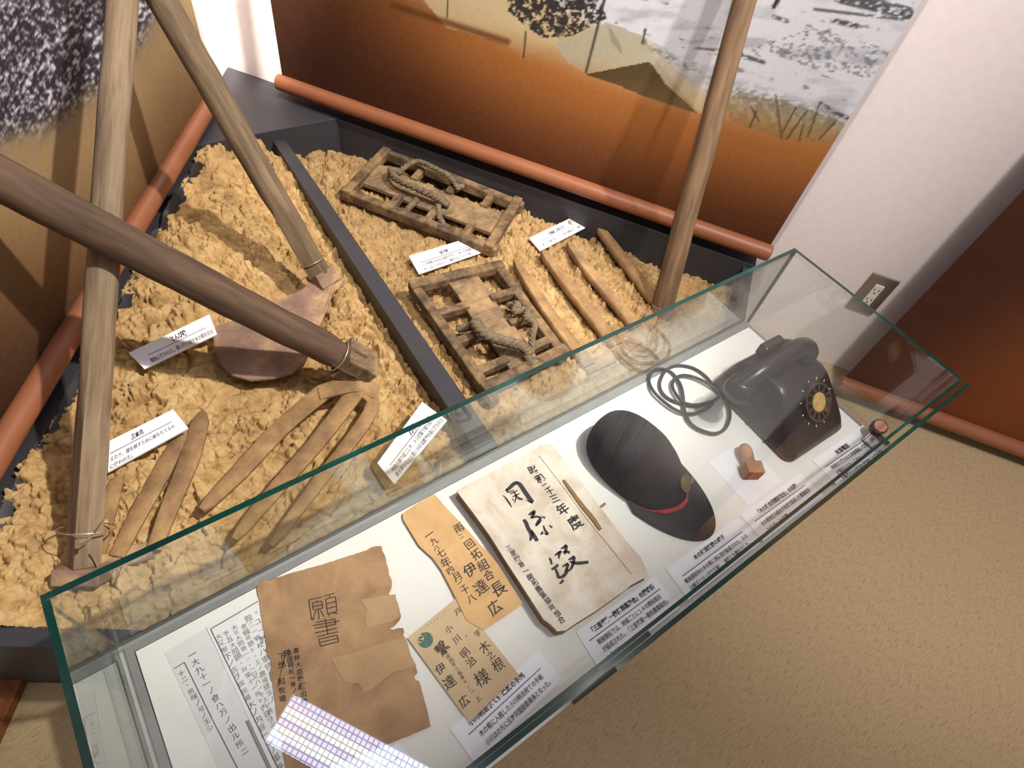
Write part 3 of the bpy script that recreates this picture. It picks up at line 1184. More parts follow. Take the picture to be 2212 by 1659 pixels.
def handle(parent, base, top, r0, r1, mat, sq=.12, ext=.35, name='handle', wob=.0016, n=20, sqamt=.8):
    base, top = np.asarray(base), np.asarray(top)
    end = top + (top - base) * ext
    k = 40
    T = np.linspace(0, 1, k)
    P = base + np.outer(T, end - base)
    P = P + (np.stack([fbm(T * 6 + 3, T * 0 + j, 3, 17) for j in range(3)], 1) - .5) * wob * 4
    L = np.linalg.norm(end - base)
    r = r0 + (r1 - r0) * np.clip(T * (1 + ext), 0, 1.2)
    r = r * (1 + .03 * (fbm(T * 9, T * 0 + 8, 3, 5) - .5))
    sqv = sqamt * (1 - sstep(sq * .8, sq * 1.5, T * L))
    m = M().tube(P, r, n, sq=sqv, jit=.012)
    # shear each end flat; local axis along the grain
    o = obj(name, m, mat, parent, smooth=True, angle=50, loc=base)
    d = Vector(end - base).normalized()
    q = Vector((0, 0, 1)).rotation_difference(d)
    o.data.transform(q.inverted().to_matrix().to_4x4())
    o.rotation_mode = 'QUATERNION'
    o.rotation_quaternion = q
    return o


def wire_ring(parent, c, axis, r, tail=None):
    axis = nrm(axis)
    x = nrm(np.cross(axis, (0, 0, 1)))
    y = np.cross(axis, x)
    an = np.linspace(0, 2 * math.pi, 26, endpoint=False)
    m = M()
    m.tube(c + r * (np.outer(np.cos(an), x) + np.outer(np.sin(an), y)), .0012, 6, closed=True)
    if tail is not None:
        m.tube(catmull(tail, 6), .0010, 6)
    return obj('binding_wire', m, MAT['wire'], parent, smooth=True)


def wpx(w, P):
    return w * depth_of(P) / F_PX


# ---- flat bladed hoe (handle leaning to the back corner)
b1 = at(692, 592, .292)
t1 = atd(338, -20, depth_of(b1) * .80)
T = thing('flat_hoe', at(600, 720, .24), 'broad bladed hoe with curved shield shaped iron on the soil heap', 'hoe', 'farm tools standing in the soil bed')
handle(T, b1, t1, wpx(50, b1) / 2, wpx(64, t1) / 2, MAT['handle_grey'], sq=.13)
d1 = nrm(t1 - b1)
nk = at(690, 612, .262)
px = [(655, 622), (668, 606), (700, 600), (724, 604), (716, 640), (706, 668), (690, 700), (672, 752), (655, 788), (628, 806), (590, 816), (540, 821),
      (500, 810), (474, 785), (461, 752), (459, 716), (470, 702), (512, 688), (560, 668), (604, 646), (636, 632)]
zz = [.284 if y < 625 else .284 - .020 * min(1, (y - 625) / 120) for x, y in px]
P = pathP(px, zz)
obj('blade', M().prism(P, .007), MAT['iron'], T, bevel=.002)
m = M()
x1 = nrm(np.cross(d1, (0, 0, 1)))
y1 = np.cross(x1, d1)
rr0 = wpx(50, b1) / 2
m.obox(b1 - d1 * .010, d1, x1, y1, .016, rr0 * .98, rr0 * .94)
m.obox(b1 - d1 * .028 - y1 * .004, nrm(d1 + y1 * .35), x1, nrm(y1 - d1 * .35), .006, rr0 * 1.2, rr0 * 1.15)
obj('socket', m, MAT['iron'], T, bevel=.0025)
wire_ring(T, b1 + d1 * .03, d1, rr0 * 1.12, [b1 + d1 * .03 + x1 * rr0, b1 + d1 * .032 + x1 * rr0 * 1.5 + y1 * .01, b1 + d1 * .03 + x1 * rr0 * 2])

# ---- three tined fork hoe with the dark handle reaching towards the viewer
b2 = at(775, 790, .285)
t2 = atd(-30, 372, depth_of(b2) * .66)
T = thing('fork_hoe', at(700, 900, .24), 'fork hoe with dark thick handle and three long rusty tines', 'hoe', 'farm tools standing in the soil bed')
handle(T, b2, t2, wpx(66, b2) / 2, wpx(100, t2) / 2, MAT['handle_dark'], sq=.05, ext=.08)
d2 = nrm(t2 - b2)
x2 = nrm(np.cross(d2, (0, 0, 1)))
y2 = np.cross(x2, d2)
r2 = wpx(66, b2) / 2
m = M()
m.obox(b2 + d2 * .012, d2, x2, y2, .028, r2 * .98, r2 * .98)
m.obox(b2 + d2 * .038, d2, x2, y2, .004, r2 * 1.05, r2 * 1.05)
m.obox(b2 + d2 * .004, d2, x2, y2, .004, r2 * 1.04, r2 * 1.04)
m.obox(b2 - d2 * .018, d2, x2, y2, .006, r2 * 1.04, r2 * .98)
obj('socket', m, MAT['timber2'], T, bevel=.003)
wire_ring(T, b2 + d2 * .05, d2, r2 * 1.12)
m = M()
strip(m, pathP([(690, 850), (730, 838), (775, 832), (815, 850)], [.262, .268, .268, .258]), [.034, .036, .036, .030], .012)
obj('tine_bar', m, MAT['iron_dusty'], T, smooth=True, angle=45)
for px, zs, w in (([(436, 1102), (520, 1018), (610, 922), (700, 846)], [.248, .246, .250, .262], [26, 40, 44, 46]),
                  ([(506, 1166), (590, 1064), (690, 950), (772, 842)], [.244, .240, .246, .266], [24, 36, 40, 44]),
                  ([(585, 1180), (690, 1040), (775, 930), (806, 872), (786, 846)], [.236, .232, .240, .252, .264], [22, 30, 34, 30, 30])):
    P = pathP(px, zs)
    m = strip(M(), P, [wpx(a, P[1]) for a in w], .009, roundtip=True, bow=.1)
    obj('tine', m, MAT['iron_dusty'], T, smooth=True, angle=45)

# ---- three tined hoe standing at the left front corner
b3 = at(182, 1222, .262)
t3 = atd(266, -20, depth_of(b3) * 1.02)
T = thing('tined_hoe', at(230, 1150, .24), 'hoe with pale upright handle at the left front corner of the bin', 'hoe', 'farm tools standing in the soil bed')
handle(T, b3, t3, wpx(76, b3) / 2 * .84, wpx(60, t3) / 2, MAT['handle_pale'], sq=.22, ext=.6, sqamt=1.0)
d3_ = nrm(t3 - b3)
x3 = nrm(np.cross(d3_, (0, 0, 1)))
y3 = np.cross(x3, d3_)
m = M()
m.obox(b3 + d3_ * -.012, d3_, x3, y3, .012, .032, .024)
strip(m, pathP([(170, 1232), (215, 1224), (262, 1205), (330, 1188)], .238), [.03, .034, .034, .03], .012)
obj('socket', m, MAT['iron'], T, bevel=.002)
for px, zs, w in (([(438, 892), (412, 985), (372, 1085), (332, 1188)], [.252, .250, .248, .244], [34, 42, 36, 28]),
                  ([(398, 930), (350, 1020), (300, 1110), (252, 1203)], [.250, .250, .248, .244], [30, 40, 36, 30]),
                  ([(262, 1005), (240, 1080), (222, 1150), (205, 1222)], [.252, .252, .250, .244], [24, 34, 34, 28])):
    P = pathP(px, zs)
    m = strip(M(), P, [wpx(a, P[1]) for a in w], .009, roundtip=True, bow=.1)
    obj('tine', m, MAT['iron_dusty'], T, smooth=True, angle=45)
wire_ring(T, b3 + d3_ * .055, d3_, .037, [at(154, 1154, .33), at(178, 1166, .335), at(200, 1158, .33), at(228, 1118, .31)])
m = M()
m.obox(at(180, 1170, .335), (1, 0, 0), (0, 1, 0), (0, 0, 1), .004, .003, .004)
obj('wire_clip', m, MAT['wire'], T)
m = M()
m.tube(catmull([at(195, 1195, .29), at(204, 1208, .28), at(212, 1226, .27)], 5), .0013, 6)
obj('wire_end', m, MAT['wire'], T)

# ---- four tined fork at the right
b4 = at(1432, 662, .205)
t4 = atd(1612, -20, depth_of(b4) * .735)
T = thing('digging_fork', at(1300, 640, .19), 'tall fork with tan handle and four pale flat tines by the back wall', 'fork', 'farm tools standing in the soil bed')
handle(T, b4, t4, wpx(47, b4) / 2, wpx(50, t4) / 2, MAT['handle_tan'], sq=.0, ext=.2, sqamt=0)
d4 = nrm(t4 - b4)
x4 = nrm(np.cross(d4, (0, 0, 1)))
r4 = wpx(47, b4) / 2
m = M()
m.tube([b4 - d4 * .05, b4 - d4 * .02, b4 + d4 * .004], [r4 * .8, r4 * 1.05, r4 * 1.06], 18)
obj('socket', m, MAT['iron'], T, smooth=True)
wire_ring(T, b4 + d4 * .006, d4, r4 * 1.08)
Pb = pathP([(1420, 660), (1390, 712), (1335, 762), (1262, 800)], [.190, .186, .186, .188])
obj('tine_bar', strip(M(), Pb, [.03, .034, .034, .03], .014), MAT['iron_dusty'], T, smooth=True, angle=45)
for px, w in (([(1291, 489), (1330, 540), (1372, 594), (1416, 652)], [17, 22, 24, 26]),
              ([(1227, 527), (1268, 582), (1318, 640), (1374, 708)], [15, 22, 24, 26]),
              ([(1172, 545), (1218, 606), (1266, 666), (1330, 748)], [18, 24, 26, 28]),
              ([(1113, 566), (1160, 640), (1206, 706), (1272, 792)], [18, 24, 26, 28])):
    P = pathP(px, [.212, .214, .208, .194])
    m = strip(M(), P, [wpx(a * 1.12, P[1]) for a in w], .018, roundtip=True, bow=.1)
    obj('tine', m, MAT['iron_dusty'], T, smooth=True, angle=45)

# ---- two paddy field sandals: ladder frame, foot board, straw thongs


def rope(m, P, r, turns=9, strands=2):
    P = catmull(P, 10)
    k = len(P)
    T_ = np.gradient(P, axis=0)
    for s in range(strands):
        Q = []
        for i in range(k):
            d = nrm(T_[i])
            x = nrm(np.cross(d, (0, 0, 1)) + 1e-6)
            y = np.cross(x, d)
            a = 2 * math.pi * (turns * i / k + s / strands)
            Q.append(P[i] + r * .62 * (math.cos(a) * x + math.sin(a) * y))
        m.tube(Q, r * .58 * (1 + .12 * np.sin(np.arange(k) * .7 + 2 * s)), 8)
    return m


def sandal(c4, z, label, pegs, board_v, rail_ext, ropes, board_u=(0.02, 1.03), end_h=.026):
    A, B, C, D = (at(p[0], p[1], z) for p in c4)       # near-start, near-end, far-end, far-start (frame centre lines)

    def Q(u, v, dz=0):
        p = (A * (1 - u) + B * u) * (1 - v) + (D * (1 - u) + C * u) * v
        return p + np.array([0, 0, dz])
    T_ = thing('paddy_sandal', Q(.5, .5, -.03), label, 'wooden sandal', 'paddy field sandals on the soil')
    for v in (0, 1):
        e0, e1 = rail_ext[v]
        m = M().bar(Q(-e0, v, -.004), Q(1 + e1, v, -.006), .024, .030)
        obj('side_rail', m, MAT['timber'], T_, bevel=.004)
    for u in (0, 1):
        m = M().bar(Q(u, -.06, .004), Q(u, 1.06, .004), .026, end_h)
        obj('end_bar', m, MAT['timber'], T_, bevel=.004)
    for u in pegs:
        for v0, v1 in ((.0, board_v[0] + .04), (board_v[1] - .04, 1.0)):
            m = M().bar(Q(u, v0, .0), Q(u, v1, .0), .020, .020)
            obj('cross_peg', m, MAT['timber'], T_, bevel=.002)
    m = M()
    nseg = 14
    rings = []
    for i in range(nseg):
        u = board_u[0] + (board_u[1] - board_u[0]) * i / (nseg - 1)
        wv_ = .02 * math.sin(i * .9)
        a, b = Q(u, board_v[0] + wv_ * .4, .004), Q(u, board_v[1] + wv_ * .3, .004)
        sag = -.004 * math.sin(i / (nseg - 1) * math.pi)
        rings.append(np.array([a + [0, 0, -.014], b + [0, 0, -.014], b + [0, 0, sag], (a * .5 + b * .5) + [0, 0, sag + .002], a + [0, 0, sag]]))
    m.loft(rings)
    obj('foot_board', m, MAT['timber2'], T_, bevel=.002)
    for pts, r, turns in ropes:
        m = rope(M(), np.array([Q(*p) for p in pts]), r * .84, turns * .8, 3)
        obj('straw_thong', m, MAT['rope'], T_, smooth=True, angle=80)
    return T_, Q


sandal([(752, 418), (1058, 535), (1116, 440), (836, 330)], .222, 'straw thonged wooden paddy sandal lying along the back board', (.30, .56, .82),
       (.26, .70), ((.05, .05), (.04, .05)),
       [([(.20, .62, .018), (.26, .86, .030), (.40, .84, .036), (.54, .80, .030), (.62, .74, .014)], .0078, 8),
        ([(.20, .64, .016), (.17, .50, .032), (.26, .36, .038), (.42, .34, .036), (.55, .36, .026), (.62, .40, .012)], .0105, 9),
        ([(.42, .30, .01), (.40, .20, .0), (.38, .10, -.012)], .009, 3),
        ([(.56, .34, .01), (.60, .20, .002), (.66, .12, -.01)], .009, 3),
        ([(.58, .78, .012), (.62, .84, .012), (.60, .92, .0)], .008, 3)])
sandal([(896, 622), (1052, 842), (1212, 762), (1076, 580)], .222, 'worn wooden paddy sandal beside the divider board with knotted thongs', (.30, .58, .86),
       (.36, .72), ((.03, .10), (.0, .05)),
       [([(.52, .34, .012), (.56, .24, .034), (.70, .26, .042), (.80, .40, .040), (.88, .54, .036), (.93, .60, .020)], .0125, 7),
        ([(.46, .86, .02), (.56, .74, .030), (.58, .88, .030), (.66, .80, .034), (.72, .86, .030), (.82, .74, .026), (.92, .64, .018)], .0085, 9),
        ([(.46, .14, -.004), (.50, .22, .006), (.53, .32, .012)], .0095, 3),
        ([(.40, .82, -.004), (.44, .90, .004), (.50, .84, .014)], .0095, 3),
        ([(.90, .56, .022), (.96, .58, .016), (1.0, .62, .010)], .0105, 4)])

# ---- caption cards on the soil
G1 = 'caption cards lying on the soil'
card('caption_card', [(278, 762), (452, 679), (469, 722), (312, 797)], [.284, .284, .272, .272], 'white caption card just left of the broad hoe blade',
     'とんび鍬', ['開拓に使われた。厚い刃で根や木の根を切る'], .004, 'ink_soft', G1, title_x=.56, rule_y=.50, tsize=.30, ty=.60, size=.24, top=.22,
     lx=.12, widths=[.84], rule_x=(.14, .90), twidth=.2)
card('caption_card', [(237, 952), (374, 884), (407, 925), (233, 1020)], [.286, .286, .278, .278], 'white caption card beside the pale upright hoe handle',
     '三本爪', ['えたり、畑を耕すために畝をたてるの', 'に使われた。'], .004, 'ink_soft', G1, title_x=.40, rule_y=.56, tsize=.22, ty=.66, size=.17, top=.36,
     lx=.02, widths=[.86, .28], rule_x=(.02, .88), step=.24, twidth=.18)
card('caption_card', [(908, 868), (964, 908), (866, 1020), (800, 1012)][:0] or [(815, 1000), (912, 868), (966, 908), (852, 1046)], [.262, .272, .268, .258],
     'tilted white caption card behind the glass near the divider board', '万能', ['地面の掘り起こしや、トンビ鍬で掘り起こした', '根を砕いて土と根にわける開墾作業に使われた'],
     .004, 'ink_soft', G1, title_x=.62, rule_y=.56, tsize=.24, ty=.64, size=.18, top=.40, lx=.08, widths=[.9, .9], step=.24, twidth=.14)
card('caption_card', [(883, 553), (1018, 512), (1041, 545), (905, 592)], [.212, .216, .206, .202], 'white caption card between the two paddy sandals',
     '田下駄', ['この地域の水田は湿田が多く、あの代表部分', '深くはまってぬめるので、農家で足につけた下駄'], .004, 'ink_soft', G1, title_x=.50, rule_y=.50,
     tsize=.2, ty=.60, size=.16, top=.36, lx=.10, widths=[.82, .74], step=.22, twidth=.14)
tt = card('caption_card', [(1143, 514), (1241, 467), (1268, 490), (1167, 542)], [.214, .218, .208, .204], 'white caption card with a soil speck at the tips of the fork',
          '天地返し用の万能', ['固い土を掘り起こしたり水田の耕起に使う道具'], .004, 'ink_soft', G1, title_x=.52, rule_y=.50, tsize=.22, ty=.60, size=.2, top=.26,
          lx=.10, widths=[.82], twidth=.36)
m = M()
sp_ = at(1232, 479, .2195)
an = np.arange(9) * 2 * math.pi / 9
m.loft([sp_ + np.stack([np.cos(an) * .005 * r_, np.sin(an) * .0065 * r_, an * 0 + h_], 1) for r_, h_ in ((1, -.004), (1.05, .0), (.6, .003))])
obj('soil_speck', m, MAT['soil_dry'], tt, smooth=True)

# ================================================================== the glass display case
X0, X1, Y0, Y1 = -.2135, 1.1165, -.0025, .3985
ZC, ZT = .298, .508                       # top of the white floor board, top of the glass
G = .008
case = thing('display_case', ((X0 + X1) / 2, (Y0 + Y1) / 2, 0), 'long glass table case with green edges standing in front of the soil bin', 'display case')
obj('plinth', M().box((X0 + .05, .05, 0), (X1 - .05, Y1 - .06, .262)), MAT['plinth'], case)
obj('base_tray', M().box((X0, Y0 + .0042, .262), (X1, Y1, .290)), MAT['plinth'], case, bevel=.001)
obj('floor_board', M().box((X0 + .020, Y0 + .022, .290), (X1 - .020, Y1 - .020, ZC)), MAT['base'], case)
m = M()
m.box((X0 + G, Y1 - .018, .290), (X1 - G, Y1 - G, .2955))
m.box((X0 + G, Y0 + .02, .290), (X0 + .018, Y1 - .018, .2955))
m.box((X1 - .018, Y0 + .02, .290), (X1 - G, Y1 - .018, .2955))
m.box((X0 + .018, Y0 + .0165, .290), (X1 - .018, Y0 + .021, .2955))
obj('glass_channel', m, MAT['strip'], case)


def pane(name, lo, hi, edge):
    """a glass pane whose polished edges (thin faces) look green; edge: axes of the thin faces"""
    (a, b, c), (d, e, f) = lo, hi
    v = [(a, b, c), (d, b, c), (d, e, c), (a, e, c), (a, b, f), (d, b, f), (d, e, f), (a, e, f)]
    fs = {'-z': (3, 2, 1, 0), '+z': (4, 5, 6, 7), '-y': (0, 1, 5, 4), '+y': (2, 3, 7, 6), '-x': (3, 0, 4, 7), '+x': (1, 2, 6, 5)}
    m = M()
    for k_, q in fs.items():
        m.add(v, [q], 1 if k_ in edge else 0)
    return obj(name, m, [MAT['glass'], MAT['gedge']], case)


pane('back_pane', (X0, Y1 - G, .290), (X1, Y1, ZT), ('+z', '-x', '+x'))
pane('end_pane', (X0, Y0 + .017, .290), (X0 + G, Y1 - G - .0003, ZT), ('+z', '-y'))
pane('end_pane', (X1 - G, Y0 + .017, .290), (X1, Y1 - G - .0003, ZT), ('+z', '-y'))
pane('top_pane', (X0 + G + .0003, Y0 + .0183, ZT - .0050), (X1 - G - .0003, Y1 - G - .0003, ZT - .0005), ('-y',))
XM = .30
pane('sliding_door', (XM - .03, Y0, .290), (X1, Y0 + .0060, ZT), ('+z', '-x', '+x'))
pane('sliding_door', (X0, Y0 + .0068, .290), (XM + .03, Y0 + .0128, ZT), ('+z', '-x', '+x'))
obj('front_lip', M().box((X0 + G, Y0 + .0134, ZT - .012), (X1 - G, Y0 + .0180, ZT - .0004)), MAT['gedge'], case)
# lock on the sliding door at the right
lc = at(1893, 936, .330)
lk = obj('door_lock', M().obox(lc + [0, -.006, -.014], (1, 0, 0), (0, 1, 0), (0, 0, 1), .011, .014, .012)
         .obox(lc + [.004, -.022, -.018], (1, 0, 0), (0, 1, 0), (0, 0, 1), .009, .008, .014), MAT['chrome'], case, bevel=.002)
kc = at(1901, 921, .338)
ax = nrm([-.30, -.10, .90])
a1 = nrm(np.cross(ax, (0, 1, 0)))
a2 = np.cross(ax, a1)
kb = obj('lock_barrel', M().disc(kc - ax * .020, a1, a2, .0125, .018, 28).disc(kc - ax * .004, a1, a2, .0155, .006, 28, 0, .0148), MAT['blackdeep'], lk, smooth=True)
obj('lock_face', M().disc(kc + ax * .0018, a1, a2, .0125, .0015, 28, 0, .0120), MAT['copper'], lk, smooth=True, label='copper coloured lock face')

# ================================================================== things in the case
ZS = ZC + .0006
B_ = lambda x, y, dz=0: at(x, y, ZC + dz)
UP = np.array([0, 0, 1.])
c8 = crop(1220, 1000, .27125)
c7 = crop(860, 1300, .22604)
c5 = crop(520, 1160, .30084)
c4 = crop(840, 1050, .22604)
c3 = crop(980, 940, .22604)
c1 = crop(1380, 680, .27125)
c6 = crop(280, 1280, .22851)

G2 = 'caption cards in the glass case'
card('caption_card', [c7(495, 1215), c7(1345, 465), c7(1565, 740), c7(745, 1560)], ZC + .0018, 'white caption card partly under the buff postcard',
     '小川明治宛て伊達広の手紙', ['木の根に入植した小川明治宛ての手紙', '小川はのちに反対同盟副委員長となった。'], .0016, 'ink_blue', G2, ('ink', 'ink'),
     title_x=.45, rule_y=.61, tsize=.17, ty=.73, size=.17, top=.44, step=.25, lx=.16, widths=[.72, .74], rule_x=(.09, .91), twidth=.62)
card('caption_card', [c8(90, 1345), c8(712, 905), c8(915, 1150), c8(282, 1655)], ZC + .0018, 'white caption card at the foot of the old ledger',
     '「三里塚第一開拓農業組合」の関係綴', ['戦後開拓では、地域ごとに１４の開拓組合', 'が結成された。「三里塚第一開拓農業組合」', 'もそのひとつ。'], .0016, 'ink_blue', G2, ('ink', 'ink'),
     title_x=.52, rule_y=.66, tsize=.15, ty=.76, size=.145, top=.52, step=.20, lx=.12, widths=[.80, .82, .25], rule_x=(.06, .96), twidth=.82, tbold=.045)
card('caption_card', [c8(805, 845), c8(1375, 435), c8(1555, 640), c8(985, 1090)], ZC + .0018, 'white caption card in front of the dark cap',
     '木の根消防団の帽子', ['戦後開拓地の木の根に消防団が結成された。人々', 'は帽子とはっぴで正装し、演練にも精をだした。'], .0016, 'ink_blue', G2, ('ink', 'ink'),
     title_x=.52, rule_y=.58, tsize=.16, ty=.73, size=.15, top=.42, step=.22, lx=.08, widths=[.86, .83], rule_x=(.10, .93), twidth=.42)
card('caption_card', [c8(1398, 415), c8(1875, 82), c8(2062, 258), c8(1582, 622)], ZC + .0018, 'white caption card in front of the small wooden seal',
     '「木の根合同開拓組合」の印鑑', ['木の根地区の組合が合同で結成した農業組合', 'で使用した印鑑。'], .0016, 'ink_blue', G2, ('ink', 'ink'),
     title_x=.50, rule_y=.60, tsize=.17, ty=.70, size=.16, top=.42, step=.24, lx=.12, widths=[.80, .36], rule_x=(.08, .92), twidth=.66)
card('caption_card', [(1754, 994), (1864, 918), (1918, 970), (1806, 1045)], ZC + .0018, 'white caption card in front of the black telephone',
     '有線電話', ['地域内で使われた有線電話。〇番〇番と', 'が電話のかかってきたことを知らせた。', 'や集落からの放送も放送局にも使われた'], .0016, 'ink_soft', G2, ('ink', 'ink'),
     title_x=.46, rule_y=.60, tsize=.17, ty=.70, size=.15, top=.47, step=.22, lx=.12, widths=[.82, .80, .80], rule_x=(.06, .95), twidth=.24)
card('caption_card', [(700, 1704), (861, 1603), (903, 1662), (745, 1768)], ZC + .0010, 'white caption card peeping out under the torn brown paper',
     '', [], .0009, 'ink_blue', G2)

# ---- two photocopied manuscript sheets at the left


def sheet(name, px4, z, mat, th, label, cat, group=None):
    q = np.array([at(p[0], p[1], z) for p in px4])
    t_ = thing(name, q.mean(0), label, cat, group)
    obj('paper', M().slab(q, th), mat, t_)
    return t_, q


def inkline(m, pts, w, z):
    P = np.array([at(p[0], p[1], z) for p in pts])
    m.ribbon(P, [w, w], UP)


zt = ZC + .0006
t, q = sheet('manuscript_copy', [c6(330, 565), c6(720, 335), c6(1390, 1720), c6(985, 1960)], zt, MAT['copy2'], .0005,
             'photocopied manuscript strip nearest the left end of the case', 'document', 'photocopied manuscript sheets')
m = M()
for pts in ([c6(420, 720), c6(517, 660)], [c6(517, 660), c6(790, 1215)], [c6(790, 1215), c6(1060, 1740)], [c6(552, 608), c6(628, 563)]):
    inkline(m, pts, .0011, zt + .0003)
obj('ruled_frame', m, MAT['ink_soft'], t)
m = M()
R_ = nrm(B_(*c6(700, 330)) - B_(*c6(330, 560)))
U_ = nrm(B_(*c6(330, 560)) - B_(*c6(985, 1960)))
column(m, '十二、民味ノ兄ノ王シ', B_(*c6(492, 765), .001), B_(*c6(765, 1275), .001), .0115, R_, U_, 0, .2)
column(m, '大九十一ノ食ハ万ノ出ル所ニ', B_(*c6(620, 660), .001), B_(*c6(1085, 1500), .001), .0115, R_, U_, 0, .2)
obj('handwriting', m, MAT['ink_soft'], t)
zt = ZC + .0013
t, q = sheet('manuscript_copy', [c6(722, 322), c6(1330, -30), c6(2000, 1400), c6(1400, 1780)], zt, MAT['copy'], .0005,
             'photocopied manuscript with many ink columns half under the torn brown paper', 'document', 'photocopied manuscript sheets')
m = M()
for pts, w in (([c6(765, 345), c6(1215, 82)], .0013), ([c6(765, 345), c6(1060, 950)], .0013), ([c6(1060, 950), c6(1440, 1740)], .0013)):
    inkline(m, pts, w, zt + .0003)
obj('ruled_frame', m, MAT['ink_soft'], t)
m = M()
for k_ in range(60):
    a = (1100 + (1330 - 1100) * k_ / 60, 1215 + (1700 - 1215) * k_ / 60)
    inkline(m, [c6(*a), c6(a[0] + 26, a[1] - 12)], .0007, zt + .0003)
inkline(m, [c6(1098, 1215), c6(1335, 1720)], .0009, zt + .0003)
obj('hatched_edge', m, MAT['ink_pencil'], t)
m = M()
for s_, a, b in (('大又眼下ノ言ヲ国民最大ノ内容一船ノ軍事', (842, 415), (1420, 1640)),
                 ('予五大問題。対策十一件ト内容ヲ示ス', (915, 385), (1400, 1330)),
                 ('大京大問題一一、二又ハ一ト上ノ件', (990, 330), (1330, 1120)),
                 ('食糧問題ト、上ノ農場建言ノ', (1082, 320), (1345, 1010)),
                 ('陛二一戦校ハ軍隊場', (1132, 240), (1345, 760)), ('。ユ一教ノ', (1195, 185), (1290, 520))):
    column(m, s_, B_(*c6(*a), .0017), B_(*c6(*b), .0017), .0150, R_, U_, .0, .18, 0, .2)
obj('handwriting', m, MAT['ink_pencil'], t)

# ---- torn brown paper with a square lettered title
zt = ZC + .0032
out = [(115, 365), (122, 345), (150, 318), (165, 308), (185, 312), (205, 318), (232, 298), (360, 258), (500, 222), (640, 180), (760, 142), (900, 95), (938, 72),
       (972, 64), (1012, 66), (1018, 95), (1040, 150), (1048, 190), (1062, 232), (1066, 270), (1082, 300), (1088, 335), (1078, 372), (1066, 402), (1052, 410), (1078, 414),
       (1112, 410), (1118, 450), (1136, 500), (1150, 568), (1138, 600), (1104, 640), (1068, 656), (1090, 664), (1130, 654), (1166, 654), (1174, 680), (1166, 705),
       (1188, 738), (1204, 772), (1188, 798), (1208, 826), (1226, 860), (1240, 900), (1262, 940), (1268, 975), (1248, 1002), (1256, 1028), (1282, 1032),
       (1300, 1096), (1322, 1180), (1344, 1272), (1366, 1360), (1300, 1388), (1180, 1436), (1052, 1486), (900, 1545), (700, 1625), (500, 1702), (335, 1765),
       (318, 1640), (300, 1520), (300, 1425), (276, 1405), (272, 1370), (262, 1300), (250, 1200), (236, 1120), (232, 1050), (214, 1015), (206, 985), (222, 930),
       (216, 880), (192, 850), (186, 800), (176, 720), (160, 640), (148, 560), (134, 470)]
o2 = []
for i in range(len(out)):
    a, b = np.array(out[i], float), np.array(out[(i + 1) % len(out)], float)
    L = np.linalg.norm(b - a)
    for s_ in np.linspace(0, 1, max(1, int(L / 22)), endpoint=False):
        o2.append(a + (b - a) * s_ + (rng.random(2) - .5) * 5)
kr = thing('torn_brown_paper', B_(*c5(700, 800)), 'torn brown paper with a square lettered two character title', 'document')
obj('paper', M().prism([at(*c5(*p), zt) for p in o2], .0012), MAT['kraft'], kr)
for pl in ([(655, 868), (800, 838), (930, 790), (1080, 742), (1178, 716), (1200, 770), (1222, 850), (1262, 925), (1200, 945), (1110, 965), (1040, 1010), (985, 1060),
            (930, 1100), (878, 1122), (866, 1085), (840, 1048), (800, 1052), (745, 1036), (700, 960), (672, 915)],
           [(866, 452), (960, 430), (1052, 416), (1108, 414), (1130, 500), (1144, 570), (1080, 610), (985, 632), (905, 652), (890, 590), (908, 520), (880, 480)]):
    P = np.array([at(*c5(*p), zt + .0006) for p in pl])
    obj('paper_patch', M().prism(P, .0005), MAT['kraft_patch'], kr)
m = M()
W5 = [5.2, 5.6, 5.2]
sq = lambda *p: ([*p], W5)
L_ = []


def sl(*pts):
    for a, b in zip(pts[:-1], pts[1:]):
        L_.append(([a, b], W5))


sl((487, 452), (584, 430)); sl((489, 450), (500, 530), (508, 594), (532, 588)); sl((515, 474), (580, 460), (590, 510), (522, 525), (515, 474)); sl((519, 500), (586, 486))
sl((545, 466), (548, 452)); sl((556, 518), (564, 590)); sl((542, 528), (516, 592)); sl((570, 524), (600, 572)); sl((594, 426), (672, 404)); sl((636, 416), (640, 436))
sl((610, 446), (680, 428), (692, 534), (624, 552), (610, 446)); sl((614, 480), (684, 462)); sl((619, 514), (688, 498)); sl((640, 548), (628, 570)); sl((664, 543), (696, 552))
sl((540, 614), (676, 588)); sl((520, 636), (708, 602)); sl((530, 657), (682, 626)); sl((676, 588), (682, 628)); sl((530, 690), (692, 654)); sl((546, 716), (702, 680))
sl((606, 584), (626, 700)); sl((560, 734), (692, 704), (704, 750), (572, 784), (560, 734)); sl((566, 758), (698, 727))
strokes(m, L_, lambda x, y: at(*c5(x, y), zt + .0004), UP, .30 * .00085)
obj('title_lettering', m, MAT['ink_brown'], kr)
m = M()
R5 = nrm(at(*c5(680, 600), zt) - at(*c5(520, 636), zt))
U5 = nrm(at(*c5(590, 440), zt) - at(*c5(640, 780), zt))
for s_, a, b, k_ in (('農林大臣殿願出書', (398, 815), (458, 1180), .0135), ('全国開拓一場ノ件', (345, 832), (390, 1150), .0125), ('下総御料牧場', (292, 856), (300, 1160), .012)):
    column(m, s_, at(*c5(*a), zt + .0004), at(*c5(*b), zt + .0004), k_, R5, U5, .02, .15)
obj('handwriting', m, MAT['ink_brown'], kr)

